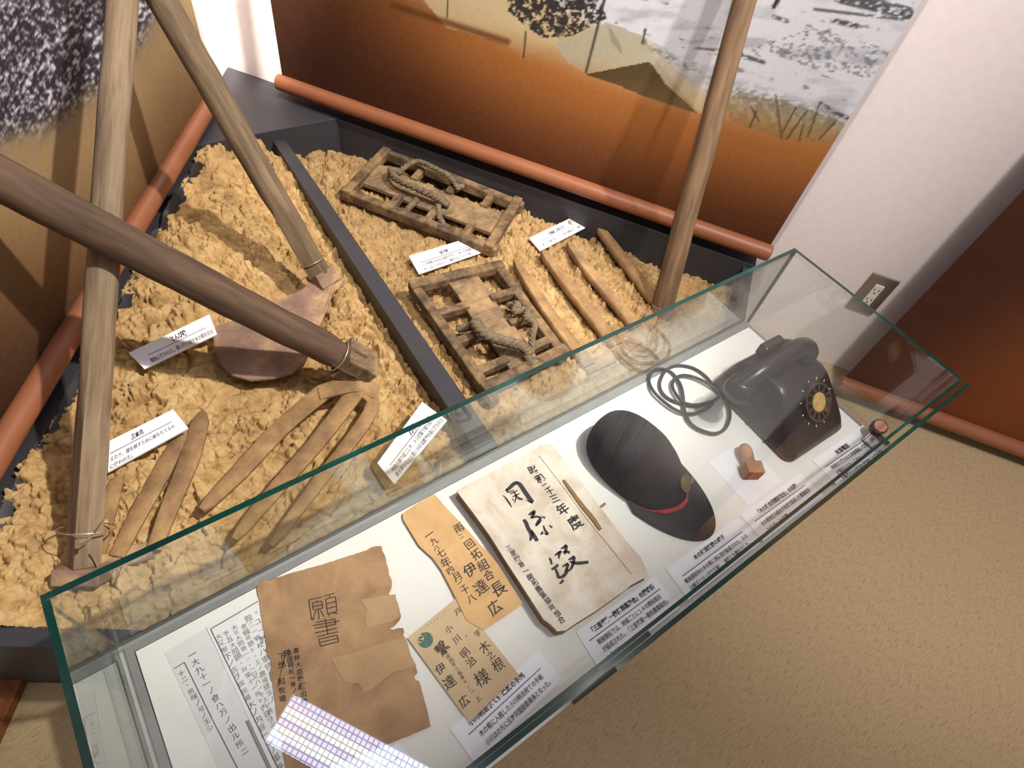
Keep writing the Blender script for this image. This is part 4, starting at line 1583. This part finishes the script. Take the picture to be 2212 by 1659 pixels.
# ---- buff postcard
zt = ZC + .0040
TLp, BLp, BRp = at(*c7(90, 345), zt), at(*c7(680, 1150), zt), at(*c7(1155, 695), zt)
TRp = TLp + BRp - BLp
pc = thing('postcard', (TLp + BRp) / 2, 'buff postcard with a round teal stamp mark', 'postcard')
obj('card', M().slab([TLp, TRp, BRp, BLp], .0009), MAT['postcard'], pc)
m = M()
Rp, Up = nrm(BRp - BLp), nrm(TLp - BLp)
sc_ = at(*c7(262, 365), zt)
m.disc(sc_ + UP * .0002, Rp, Up, .0108, .0001, 30)
obj('stamp_mark', m, MAT['stamp'], pc)
m = M()
for a_, r_, s_ in ((2.2, .0062, .0034), (2.7, .0075, .0026), (1.9, .0085, .0024)):
    m.disc(sc_ + UP * .0005 + (Rp * math.cos(a_) + Up * math.sin(a_)) * r_, Rp, Up, s_, .0001, 12)
obj('stamp_light_area', m, MAT['postcard'], pc)
m = M()
put_glyph(m, '5', sc_ + UP * .0008 - Rp * .006 + Up * .002, Rp, Up, .007, .01)
column(m, '・・・・・・・', at(*c7(250, 245), zt + .0004), at(*c7(440, 125), zt + .0004), .006, Rp, Up, .02)
obj('stamp_lettering', m, MAT['stamp'], pc)
m = M()
for ch, x, y, s_ in (('小', 485, 260, .0115), ('川', 560, 360, .0125), ('。', 650, 325, .008), ('明', 640, 490, .014), ('治', 695, 570, .0145), ('様', 800, 725, .022),
                     ('木', 825, 430, .017), ('之', 885, 510, .012), ('根', 955, 600, .018), ('字', 760, 300, .010), ('戸', 575, 95, .011)):
    put_glyph(m, ch, at(*c7(x, y), zt + .0004), Rp, Up, s_, .004, (rng.random() - .5) * .3)
column(m, '千葉県成田市三里塚十ノ二', at(*c7(400, 400), zt + .0004), at(*c7(700, 850), zt + .0004), .0105, Rp, Up, .004, .3)
put_glyph(m, '繫', at(*c7(420, 440), zt + .0005), Rp, Up, .020, .006, .2)
for ch, x, y, s_ in (('伊', 405, 640, .015), ('達', 490, 765, .018), ('広', 630, 950, .015), ('上', 765, 925, .008)):
    put_glyph(m, ch, at(*c7(x, y), zt + .0004), Rp, Up, s_, .006, (rng.random() - .5) * .3)
obj('handwriting', m, MAT['ink_brown'], pc)

# ---- orange envelope
zt = ZC + .0056
ol = [(133, 262), (148, 248), (200, 214), (300, 146), (400, 90), (432, 76), (452, 92), (560, 218), (700, 362), (790, 462), (880, 566), (960, 640), (1060, 768), (1160, 930), (1282, 1122),
      (1180, 1196), (1060, 1276), (905, 1377), (742, 1282), (690, 1180), (600, 990), (500, 800), (420, 690), (290, 572), (200, 425), (136, 320)]
ev = thing('envelope', B_(*c4(650, 700)), 'long orange brown envelope with brush writing left of the ledger', 'envelope')
obj('paper', M().prism([at(*c4(*p), zt) for p in ol], .0014), MAT['envelope'], ev, bevel=.0004)
obj('flap_fold', M().prism([at(*c4(*p), zt + .0004) for p in ((133, 262), (200, 214), (432, 76), (520, 172), (380, 236), (250, 288), (150, 322), (136, 310))], .0003), MAT['envelope'], ev)
Re = nrm(at(*c4(1282, 1122), zt) - at(*c4(905, 1377), zt))
Ue = nrm(at(*c4(133, 262), zt) - at(*c4(742, 1282), zt))
m = M()
for ch, x, y, s_ in (('雨', 668, 400, .017), ('二', 690, 480, .009), ('回', 772, 555, .017), ('拓', 835, 650, .018), ('組', 900, 752, .019), ('合', 955, 850, .017), ('長', 1050, 980, .024),
                     ('一', 385, 462, .017), ('九', 430, 525, .013), ('八', 455, 590, .010), ('七', 500, 640, .015), ('年', 545, 728, .017), ('四', 590, 808, .013), ('月', 650, 870, .015),
                     ('二', 690, 940, .011), ('十', 730, 990, .014), ('八', 790, 1075, .014), ('伊', 775, 800, .022), ('達', 880, 965, .023), ('広', 1010, 1160, .022)):
    put_glyph(m, ch, at(*c4(x, y), zt + .0004), Re, Ue, s_, .008, (rng.random() - .5) * .3)
obj('handwriting', m, MAT['ink_brown'], ev)

# ---- old ledger
HT = .024
zt = ZC + HT
q = [at(*c3(25, 530), zt), at(*c3(780, 128), zt), at(*c3(820, 100), zt), at(*c3(935, 85), zt), at(*c3(1200, 420), zt), at(*c3(1640, 1000), zt), at(*c3(1790, 1165), zt),
     at(*c3(1868, 1340), zt), at(*c3(1700, 1430), zt), at(1345, 1279, zt), at(1290, 1318, zt), at(1248, 1344, zt), at(1222, 1362, zt), at(1204, 1364, zt), at(1188, 1348, zt),
     at(1174, 1338, zt), at(1134, 1276, zt), at(1093, 1213, zt), at(1057, 1156, zt), at(1028, 1116, zt), at(996, 1074, zt)]
lg = thing('old_ledger', B_(1190, 1170), 'thick old ledger with large brush characters on its stained cream cover', 'ledger')
obj('front_cover', M().prism(q, .0016), MAT['cover'], lg, bevel=.0006)
cen = np.mean(q, 0)
rings = []
for k_ in range(13):
    z_ = .0004 + (HT - .0022) * k_ / 12
    f_ = .994 - .012 * math.sin(math.pi * k_ / 12) + .004 * (rng.random() - .5)
    rings.append(np.array([[cen[0] + (p[0] - cen[0]) * f_, cen[1] + (p[1] - cen[1]) * f_, ZC + z_] for p in q]))
obj('page_block', M().loft(rings), MAT['pages'], lg)
Rl = nrm(at(*c3(935, 85), zt) - at(*c3(25, 530), zt))
Ul = nrm(at(*c3(25, 530), zt) - at(1190, 1370, zt))
toL = lambda x, y: at(*c3(x, y), zt + .0004)
m = M()
BIG = [([(470, 575), (505, 610), (535, 655), (556, 690)], [5, 13, 14, 4]), ([(500, 530), (530, 508), (570, 470), (602, 450)], [22, 26, 30, 26]),
       ([(596, 452), (632, 470), (680, 540), (726, 605), (758, 640)], [26, 34, 36, 36, 30]), ([(758, 640), (735, 638), (692, 618)], [24, 16, 3]),
       ([(505, 520), (520, 545), (575, 524)], [16, 10, 8]), ([(540, 562), (575, 545), (612, 528)], [8, 12, 6]), ([(562, 590), (600, 572), (632, 558)], [8, 12, 5]),
       ([(575, 540), (596, 575), (592, 615), (582, 650)], [8, 12, 11, 4]), ([(598, 580), (625, 605), (660, 612)], [8, 20, 14]), ([(560, 610), (575, 625)], [10, 5]),
       ([(668, 806), (690, 835), (712, 890), (742, 945), (738, 985), (728, 1010)], [22, 30, 30, 30, 22, 8]), ([(738, 905), (758, 940), (780, 980), (800, 1012)], [12, 26, 30, 28]),
       ([(716, 762), (748, 745), (780, 722)], [10, 28, 22]), ([(770, 735), (758, 770), (742, 790), (790, 778), (836, 788)], [24, 20, 14, 16, 14]),
       ([(836, 788), (806, 830), (786, 868)], [18, 22, 14]), ([(842, 778), (874, 790)], [8, 18]), ([(786, 868), (812, 842), (840, 812)], [10, 14, 8]),
       ([(858, 862), (872, 905), (902, 946)], [10, 18, 22]), ([(902, 946), (880, 945), (862, 935)], [18, 12, 3]), ([(828, 945), (846, 938), (848, 915)], [10, 18, 6]),
       ([(912, 862), (942, 882)], [8, 18]),
       ([(916, 1172), (928, 1200), (938, 1236)], [14, 18, 14]), ([(932, 1282), (962, 1270), (1000, 1236)], [10, 22, 16]), ([(975, 1280), (990, 1318), (1004, 1366)], [16, 22, 22]),
       ([(1004, 1366), (1050, 1345), (1086, 1300), (1088, 1270)], [14, 24, 20, 12]), ([(965, 1150), (998, 1128), (1030, 1108)], [8, 20, 18]), ([(1018, 1112), (1008, 1145), (1004, 1180)], [20, 18, 10]),
       ([(1024, 1086), (1052, 1072), (1080, 1050)], [8, 18, 22]), ([(1078, 1052), (1072, 1095), (1060, 1140)], [24, 22, 12]), ([(1040, 1118), (1076, 1112), (1112, 1124)], [8, 20, 22]),
       ([(1038, 1258), (1068, 1240), (1098, 1226)], [8, 18, 18]), ([(1096, 1230), (1082, 1270), (1062, 1310)], [20, 20, 10]), ([(1095, 1190), (1126, 1178), (1156, 1158)], [8, 18, 22]),
       ([(1152, 1162), (1146, 1210), (1126, 1268), (1100, 1300)], [22, 22, 20, 8]), ([(1108, 1205), (1150, 1222), (1210, 1222), (1288, 1212)], [12, 22, 24, 22]),
       ([(1012, 1420), (1034, 1402), (1048, 1382)], [10, 18, 16])]
for part_ in (BIG[:10], BIG[10:21], BIG[21:]):
    m = M()
    strokes(m, part_, toL, UP, .226 * .00098)
    obj('brush_character', m, MAT['ink'], lg)
m = M()
for ch, x, y, s_ in (('昭', 762, 330, .0185), ('和', 822, 415, .0180), ('二', 880, 490, .0135), ('十', 920, 535, .0140), ('三', 965, 605, .0165), ('年', 1040, 705, .0215), ('度', 1160, 830, .0245)):
    put_glyph(m, ch, toL(x, y), Rl, Ul, s_, .022, (rng.random() - .5) * .25)
obj('date_lettering', m, MAT['ink'], lg)
m = M()
column(m, '三里塚第一開拓農業協同組合', toL(530, 1075), at(1213, 1339, zt + .0004), .0140, Rl, Ul, .018, .15)
obj('society_lettering', m, MAT['ink'], lg)
m = M()
P = catmull([toL(1050, 432), toL(1130, 545), toL(1230, 680), toL(1330, 800), toL(1402, 905)], 6)
strip(m, P + UP * .001, [.0045, .0065, .008, .008, .006], .0016)
tl_ = obj('tape_lace', m, MAT['thong'], lg, smooth=True)
m = M()
m.tube(catmull([at(*c3(1395, 690), ZC + .020), at(*c3(1420, 676), ZC + .021), at(*c3(1446, 654), ZC + .019)], 5), [.0022] * 11, 8)
obj('lace_end', m, MAT['thong'], tl_, smooth=True)
m = M()
P = np.array([toL(815, 195), toL(1080, 540), toL(1240, 760), toL(1500, 1080), toL(1700, 1330)])
m.tube(catmull(P, 6) - UP * .0002, .0006, 6)
obj('spine_crease', m, MAT['kraft'], lg)

# ---- dark cap
cp = thing('fire_cap', (.602, .225, ZC), 'dark felt cap with red braid and tarnished badge', 'cap')
cc_ = np.array([.603, .238, ZC])
ca_ = math.radians(10)
CX, CY = np.array([math.cos(ca_), math.sin(ca_), 0]), np.array([-math.sin(ca_), math.cos(ca_), 0])
cw = lambda x, y, z: cc_ + CX * x + CY * y + UP * z


def ell(hx, hy, z, yo=0, xo=0, n_=44, p=2.3, lump=0):
    an_ = np.arange(n_) * 2 * math.pi / n_
    c_, s_ = np.cos(an_), np.sin(an_)
    x_ = np.sign(c_) * np.abs(c_) ** (2 / p) * hx
    y_ = np.sign(s_) * np.abs(s_) ** (2 / p) * hy
    if lump:
        k_ = 1 + lump * (fbm(an_ * 2, an_ * 0 + z * 40, 3, 12) - .5)
        x_, y_ = x_ * k_, y_ * k_
    return np.array([cw(a + xo, b + yo, z) for a, b in zip(x_, y_)])


m = M()
m.loft([ell(.064, .100, .001, 0, 0), ell(.066, .102, .010, 0, 0), ell(.066, .100, .020, .002, .0, lump=.02), ell(.065, .094, .034, .008, .001, lump=.03),
        ell(.063, .086, .048, .014, .001, lump=.03), ell(.058, .076, .060, .020, .001, lump=.04), ell(.048, .062, .068, .024, lump=.04), ell(.030, .040, .073, .026, lump=.04), ell(.010, .014, .075, .026)])
obj('crown', m, MAT['felt'], cp, smooth=True, angle=60)
m = M()
th = np.linspace(math.radians(196), math.radians(344), 30)
inner = [(.066 * math.cos(a), -.004 + .097 * math.sin(a)) for a in th]
outer = [(.077 * math.cos(a), -.010 + .163 * math.sin(a)) for a in th]
top = [cw(a, b, .010) for a, b in inner] + [cw(a, b, .0035 + .003 * abs(a) / .07) for a, b in outer[::-1]]
k_ = len(th)
V = np.array(top + [p - UP * .003 for p in top])
n2 = 2 * k_
Fc = [(i, i + 1, n2 - 2 - i, n2 - 1 - i) for i in range(k_ - 1)] + [(n2 + n2 - 1 - i, n2 + n2 - 2 - i, n2 + i + 1, n2 + i) for i in range(k_ - 1)]
Fc += [(i + n2, ((i + 1) % n2) + n2, (i + 1) % n2, i) for i in range(n2)]
m.add(V, Fc)
obj('peak', m, MAT['brim'], cp, smooth=True, angle=30)
m = M()
th = np.linspace(math.radians(203), math.radians(318), 30)
P = np.array([cw(.0685 * math.cos(a), .1035 * math.sin(a) - .001, .013 + .004 * math.sin(a * 3)) for a in th])
m.tube(P, np.interp(np.linspace(0, 1, 30), [0, .18, .3, .55, .75, 1], [.0010, .0018, .0058, .0046, .0024, .0014]), 10)
obj('red_braid', m, MAT['red'], cp, smooth=True, label='frayed red braid band')
m = M()
P = np.array([cw(.0685 * math.cos(a), .1035 * math.sin(a), .012 + .012 * (a - th[-1])) for a in np.linspace(th[-1], math.radians(372), 12)])
m.tube(P, .0008, 6)
obj('chin_cord', m, MAT['sealred'], cp, smooth=True)
m = M()
m.tube([cw(.069, .012, .012), cw(.073, .020, .018), cw(.071, .030, .026)], [.003, .0045, .001], 8)
obj('side_tab', m, MAT['felt'], cp, smooth=True)
m = M()
bc = cw(.021, -.0830, .0375)
bn = nrm(CX * .20 - CY * .66 + UP * .72)
bc = bc + bn * .002
b1_ = nrm(np.cross(UP, bn))
b2_ = np.cross(bn, b1_)
m.loft([bc + bn * h_ + r_ * (np.outer(np.cos(np.arange(24) * math.pi / 12) * (1 + .08 * (np.arange(24) % 2)), b1_) + np.outer(np.sin(np.arange(24) * math.pi / 12) * (1 + .08 * (np.arange(24) % 2)), b2_))
        for r_, h_ in ((.0150, -.002), (.0150, .0010), (.0115, .0026), (.0110, .0016), (.007, .002), (.004, .0042))])
obj('badge', m, MAT['brass'], cp, smooth=True, label='round tarnished brass badge')
m = M()
m.loft([cw(.052, -.086, .014) + bn * .002 + np.array([b1_ * math.cos(a) * .009 * s_ + b2_ * math.sin(a) * .004 * s_ for a in np.arange(8) * math.pi / 4]) + bn * h_
        for s_, h_ in ((1, 0), (1, .002), (.6, .0035))])
obj('strap_button', m, MAT['brass'], cp, smooth=True)

# ---- wooden seal on its slip of paper
t, q = sheet('paper_slip', [c1(555, 1172), c1(825, 1000), c1(1145, 1322), c1(868, 1525)], ZC + .0008, MAT['card'], .0007,
             'square white paper slip under the small wooden seal', 'paper')
sa, sb = at(*c1(845, 1075), ZC + .0165), at(*c1(905, 1250), ZC + .0155)
ds = nrm(sb - sa)
sl_ = thing('wooden_seal', (sa + sb) / 2, 'small carved wooden seal with a red stained face', 'seal')
L = np.linalg.norm(sb - sa)
pr = [(-.012, .004), (-.009, .0085), (-.003, .0118), (.006, .0130), (.014, .0122), (.022, .0110), (.030, .0112), (.036, .0128), (L * .78, .0142), (L * .80, .0142)]
pr = [(a, b) for a, b in pr]
m = M().tube([sa + ds * a for a, b in pr], [b for a, b in pr], 20)
obj('grip', m, MAT['sealwood'], sl_, smooth=True)
xs = nrm(np.cross(ds, UP))
ys = np.cross(xs, ds)
hb = obj('square_head', M().obox(sa + ds * (L * .92), ds, xs, ys, .0125, .0165, .0148), MAT['sealwood'], sl_, bevel=.0015)
obj('stamping_face', M().obox(sa + ds * (L * .92 + .0128), ds, xs, ys, .0006, .0145, .0128), MAT['sealred'], sl_, label='red stained stamping face')

# ---- black dial telephone
ph = thing('dial_telephone', (.966, .196, ZC), 'old black rotary dial telephone with a coiled loose cord', 'telephone')
po = np.array([.966, .197, ZC])
pa = math.radians(-1.5)
PX, PY = np.array([math.cos(pa), math.sin(pa), 0]), np.array([-math.sin(pa), math.cos(pa), 0])
pw = lambda x, y, z: po + PX * x + PY * y + UP * z


def rrect(hx, y0, y1, r, z, nc=7):
    out_ = []
    for cx_, cy_, a0_ in ((hx - r, y1 - r, 0), (-hx + r, y1 - r, 90), (-hx + r, y0 + r, 180), (hx - r, y0 + r, 270)):
        for a in np.linspace(a0_, a0_ + 90, nc):
            out_.append(pw(cx_ + r * math.cos(math.radians(a)), cy_ + r * math.sin(math.radians(a)), z))
    return np.array(out_)


secs = [(.086, -.106, .104, .020, .0005), (.090, -.112, .107, .022, .004), (.090, -.112, .107, .022, .014), (.087, -.101, .105, .022, .030), (.083, -.083, .101, .020, .048),
        (.079, -.063, .096, .018, .066), (.075, -.043, .090, .016, .083), (.072, -.027, .083, .015, .096), (.068, -.016, .076, .014, .103), (.060, -.006, .066, .012, .107), (.05, .004, .056, .010, .108)]
obj('body', M().loft([rrect(*s_) for s_ in secs]), MAT['black'], ph, smooth=True, angle=55)
# handset across the cradle
hc = at(1672, 795, ZC + .128)
ha, hb_ = at(1600, 838, ZC + .108), at(1735, 758, ZC + .122)
m = M()
dh = nrm(hb_ - ha)
mid = (ha + hb_) / 2 + UP * .026
P = catmull([ha + UP * .006, ha + dh * .025 + UP * .024, mid - dh * .03 + UP * .004, mid + dh * .03 + UP * .004, hb_ - dh * .025 + UP * .024, hb_ + UP * .006], 6)
m.tube(P, np.interp(np.linspace(0, 1, len(P)), [0, .2, .5, .8, 1], [.021, .018, .0165, .018, .021]), 18)
hs = obj('handset', m, MAT['black'], ph, smooth=True, angle=60)
for e in (ha, hb_):
    m = M()
    m.tube([e - UP * .016, e - UP * .012, e - UP * .002, e + UP * .010, e + UP * .020, e + UP * .024], [.026, .029, .029, .026, .018, .004], 26)
    obj('ear_cup', m, MAT['black'], hs, smooth=True, angle=50)
for sx in (-1, 1):
    m = M()
    m.loft([np.array([pw(sx * .045 + a * f_, .034 + b * f_, z_) for a, b in ((-.016, -.020), (.016, -.020), (.018, 0), (.016, .020), (-.016, .020), (-.018, 0))])
            for z_, f_ in ((.098, 1.1), (.116, 1.0), (.124, .8))])
    obj('cradle', m, MAT['black'], ph, smooth=True)
bk = at(1664, 748, ZC + .120)
obj('cradle_hook', M().obox(bk, PX, PY, UP, .030, .010, .014), MAT['black'], ph, bevel=.005)
# dial on the sloping front
sn = nrm(-PY * .078 + UP * .086)
sn = nrm(np.cross(PX, pw(0, -.043, .083) - pw(0, -.101, .030)))
dx_ = PX
dy_ = np.cross(sn, dx_)
dc = at(1759, 868, ZC + .072)
pl_ = pw(0, -.063, .066)
dc = dc + sn * ((pl_ - dc) @ sn)
dl = obj('dial_ring', M().disc(dc - sn * .004, dx_, dy_, .0445, .0075, 48, 0, .042), MAT['black'], ph, smooth=True, angle=35)
R0 = .0285
m = M()
an = np.linspace(0, 2 * math.pi, 60, endpoint=False)
for ra, rb in ((.0195, .0225), (.0345, .0385)):
    m.loft([dc + sn * h_ + r_ * (np.outer(np.cos(an), dx_) + np.outer(np.sin(an), dy_)) for r_, h_ in ((ra, .0036), (ra, .0062), (rb, .0062), (rb, .0036))], cap=(False, False))
for i in range(12):
    a = 2 * math.pi * i / 12 + .2
    u = math.cos(a) * dx_ + math.sin(a) * dy_
    v_ = -math.sin(a) * dx_ + math.cos(a) * dy_
    if i in (10, 11):
        m.obox(dc + u * R0 + sn * .005, u, v_, sn, .0085, .0075, .0011)
    m.obox(dc + u * R0 + sn * .005, u, v_, sn, .0085, .0020, .0012)
wh = obj('finger_wheel', m, MAT['dialwheel'], ph, smooth=True, angle=35)
obj('dial_centre', M().disc(dc + sn * .004, dx_, dy_, .0198, .0030, 36, 0, .0188), MAT['ochre'], ph, smooth=True, angle=35, label='yellowed round paper dial centre')
for i in range(12):
    a = 2 * math.pi * i / 12 + .2
    if i in (10, 11):
        continue
    u = math.cos(a) * dx_ + math.sin(a) * dy_
    v_ = -math.sin(a) * dx_ + math.cos(a) * dy_
    obj('dial_mark', M().obox(dc + u * .0465 + sn * .0005, u, v_, sn, .0022, .0008, .0006), MAT['ivory'], dl)
# arched outline and small plate on its left flank
fl = nrm(np.cross(pw(-.0795, 0, .066) - pw(-.090, 0, .014), PY))
if fl @ PX > 0:
    fl = -fl
fu = nrm((pw(-.0795, 0, .066) - pw(-.090, 0, .014)))
fc = (pw(-.0868, -.030, .0305)) + fl * .0006
m = M()
arch = [(-.030, -.0135), (.004, -.0135)] + [(.004 + .0135 * math.sin(t_), -.0135 * math.cos(t_)) for t_ in np.linspace(.2, math.pi - .2, 10)] + [(.004, .0135), (-.030, .0135)]
m.tube([fc + fu * (a * 1.25 + .016) + PY * b * 1.7 for a, b in arch], .0022, 8)
obj('arch_groove', m, MAT['blackdeep'], ph, smooth=True)
obj('maker_plate', M().obox(fc + fu * -.004 - PY * .002, PY, fu, fl, .0035, .003, .0006), MAT['blackdeep'], ph)
# loose cord looped on the board
pts = [(640, 640), (590, 560), (520, 480), (420, 420), (300, 405), (215, 445), (170, 525), (172, 595), (225, 660), (330, 708), (440, 728), (560, 700), (640, 640),
       (570, 560), (450, 500), (350, 482), (285, 512), (268, 570), (300, 640), (360, 700), (470, 718), (590, 688), (540, 745), (430, 788), (310, 765), (200, 692),
       (112, 602), (80, 520), (112, 448), (182, 432), (262, 462), (328, 550), (352, 645), (362, 750), (402, 850), (482, 912), (600, 946), (682, 912), (722, 830),
       (722, 745), (692, 672)]
P = np.array([at(*c1(*p), ZC + .0042 + (.0052 if 13 <= i < 27 else 0) + (.0035 if i >= 31 else 0)) for i, p in enumerate(pts)])
m = M().tube(catmull(P, 5), .0033, 9)
obj('loose_cord', m, MAT['cord'], ph, smooth=True)
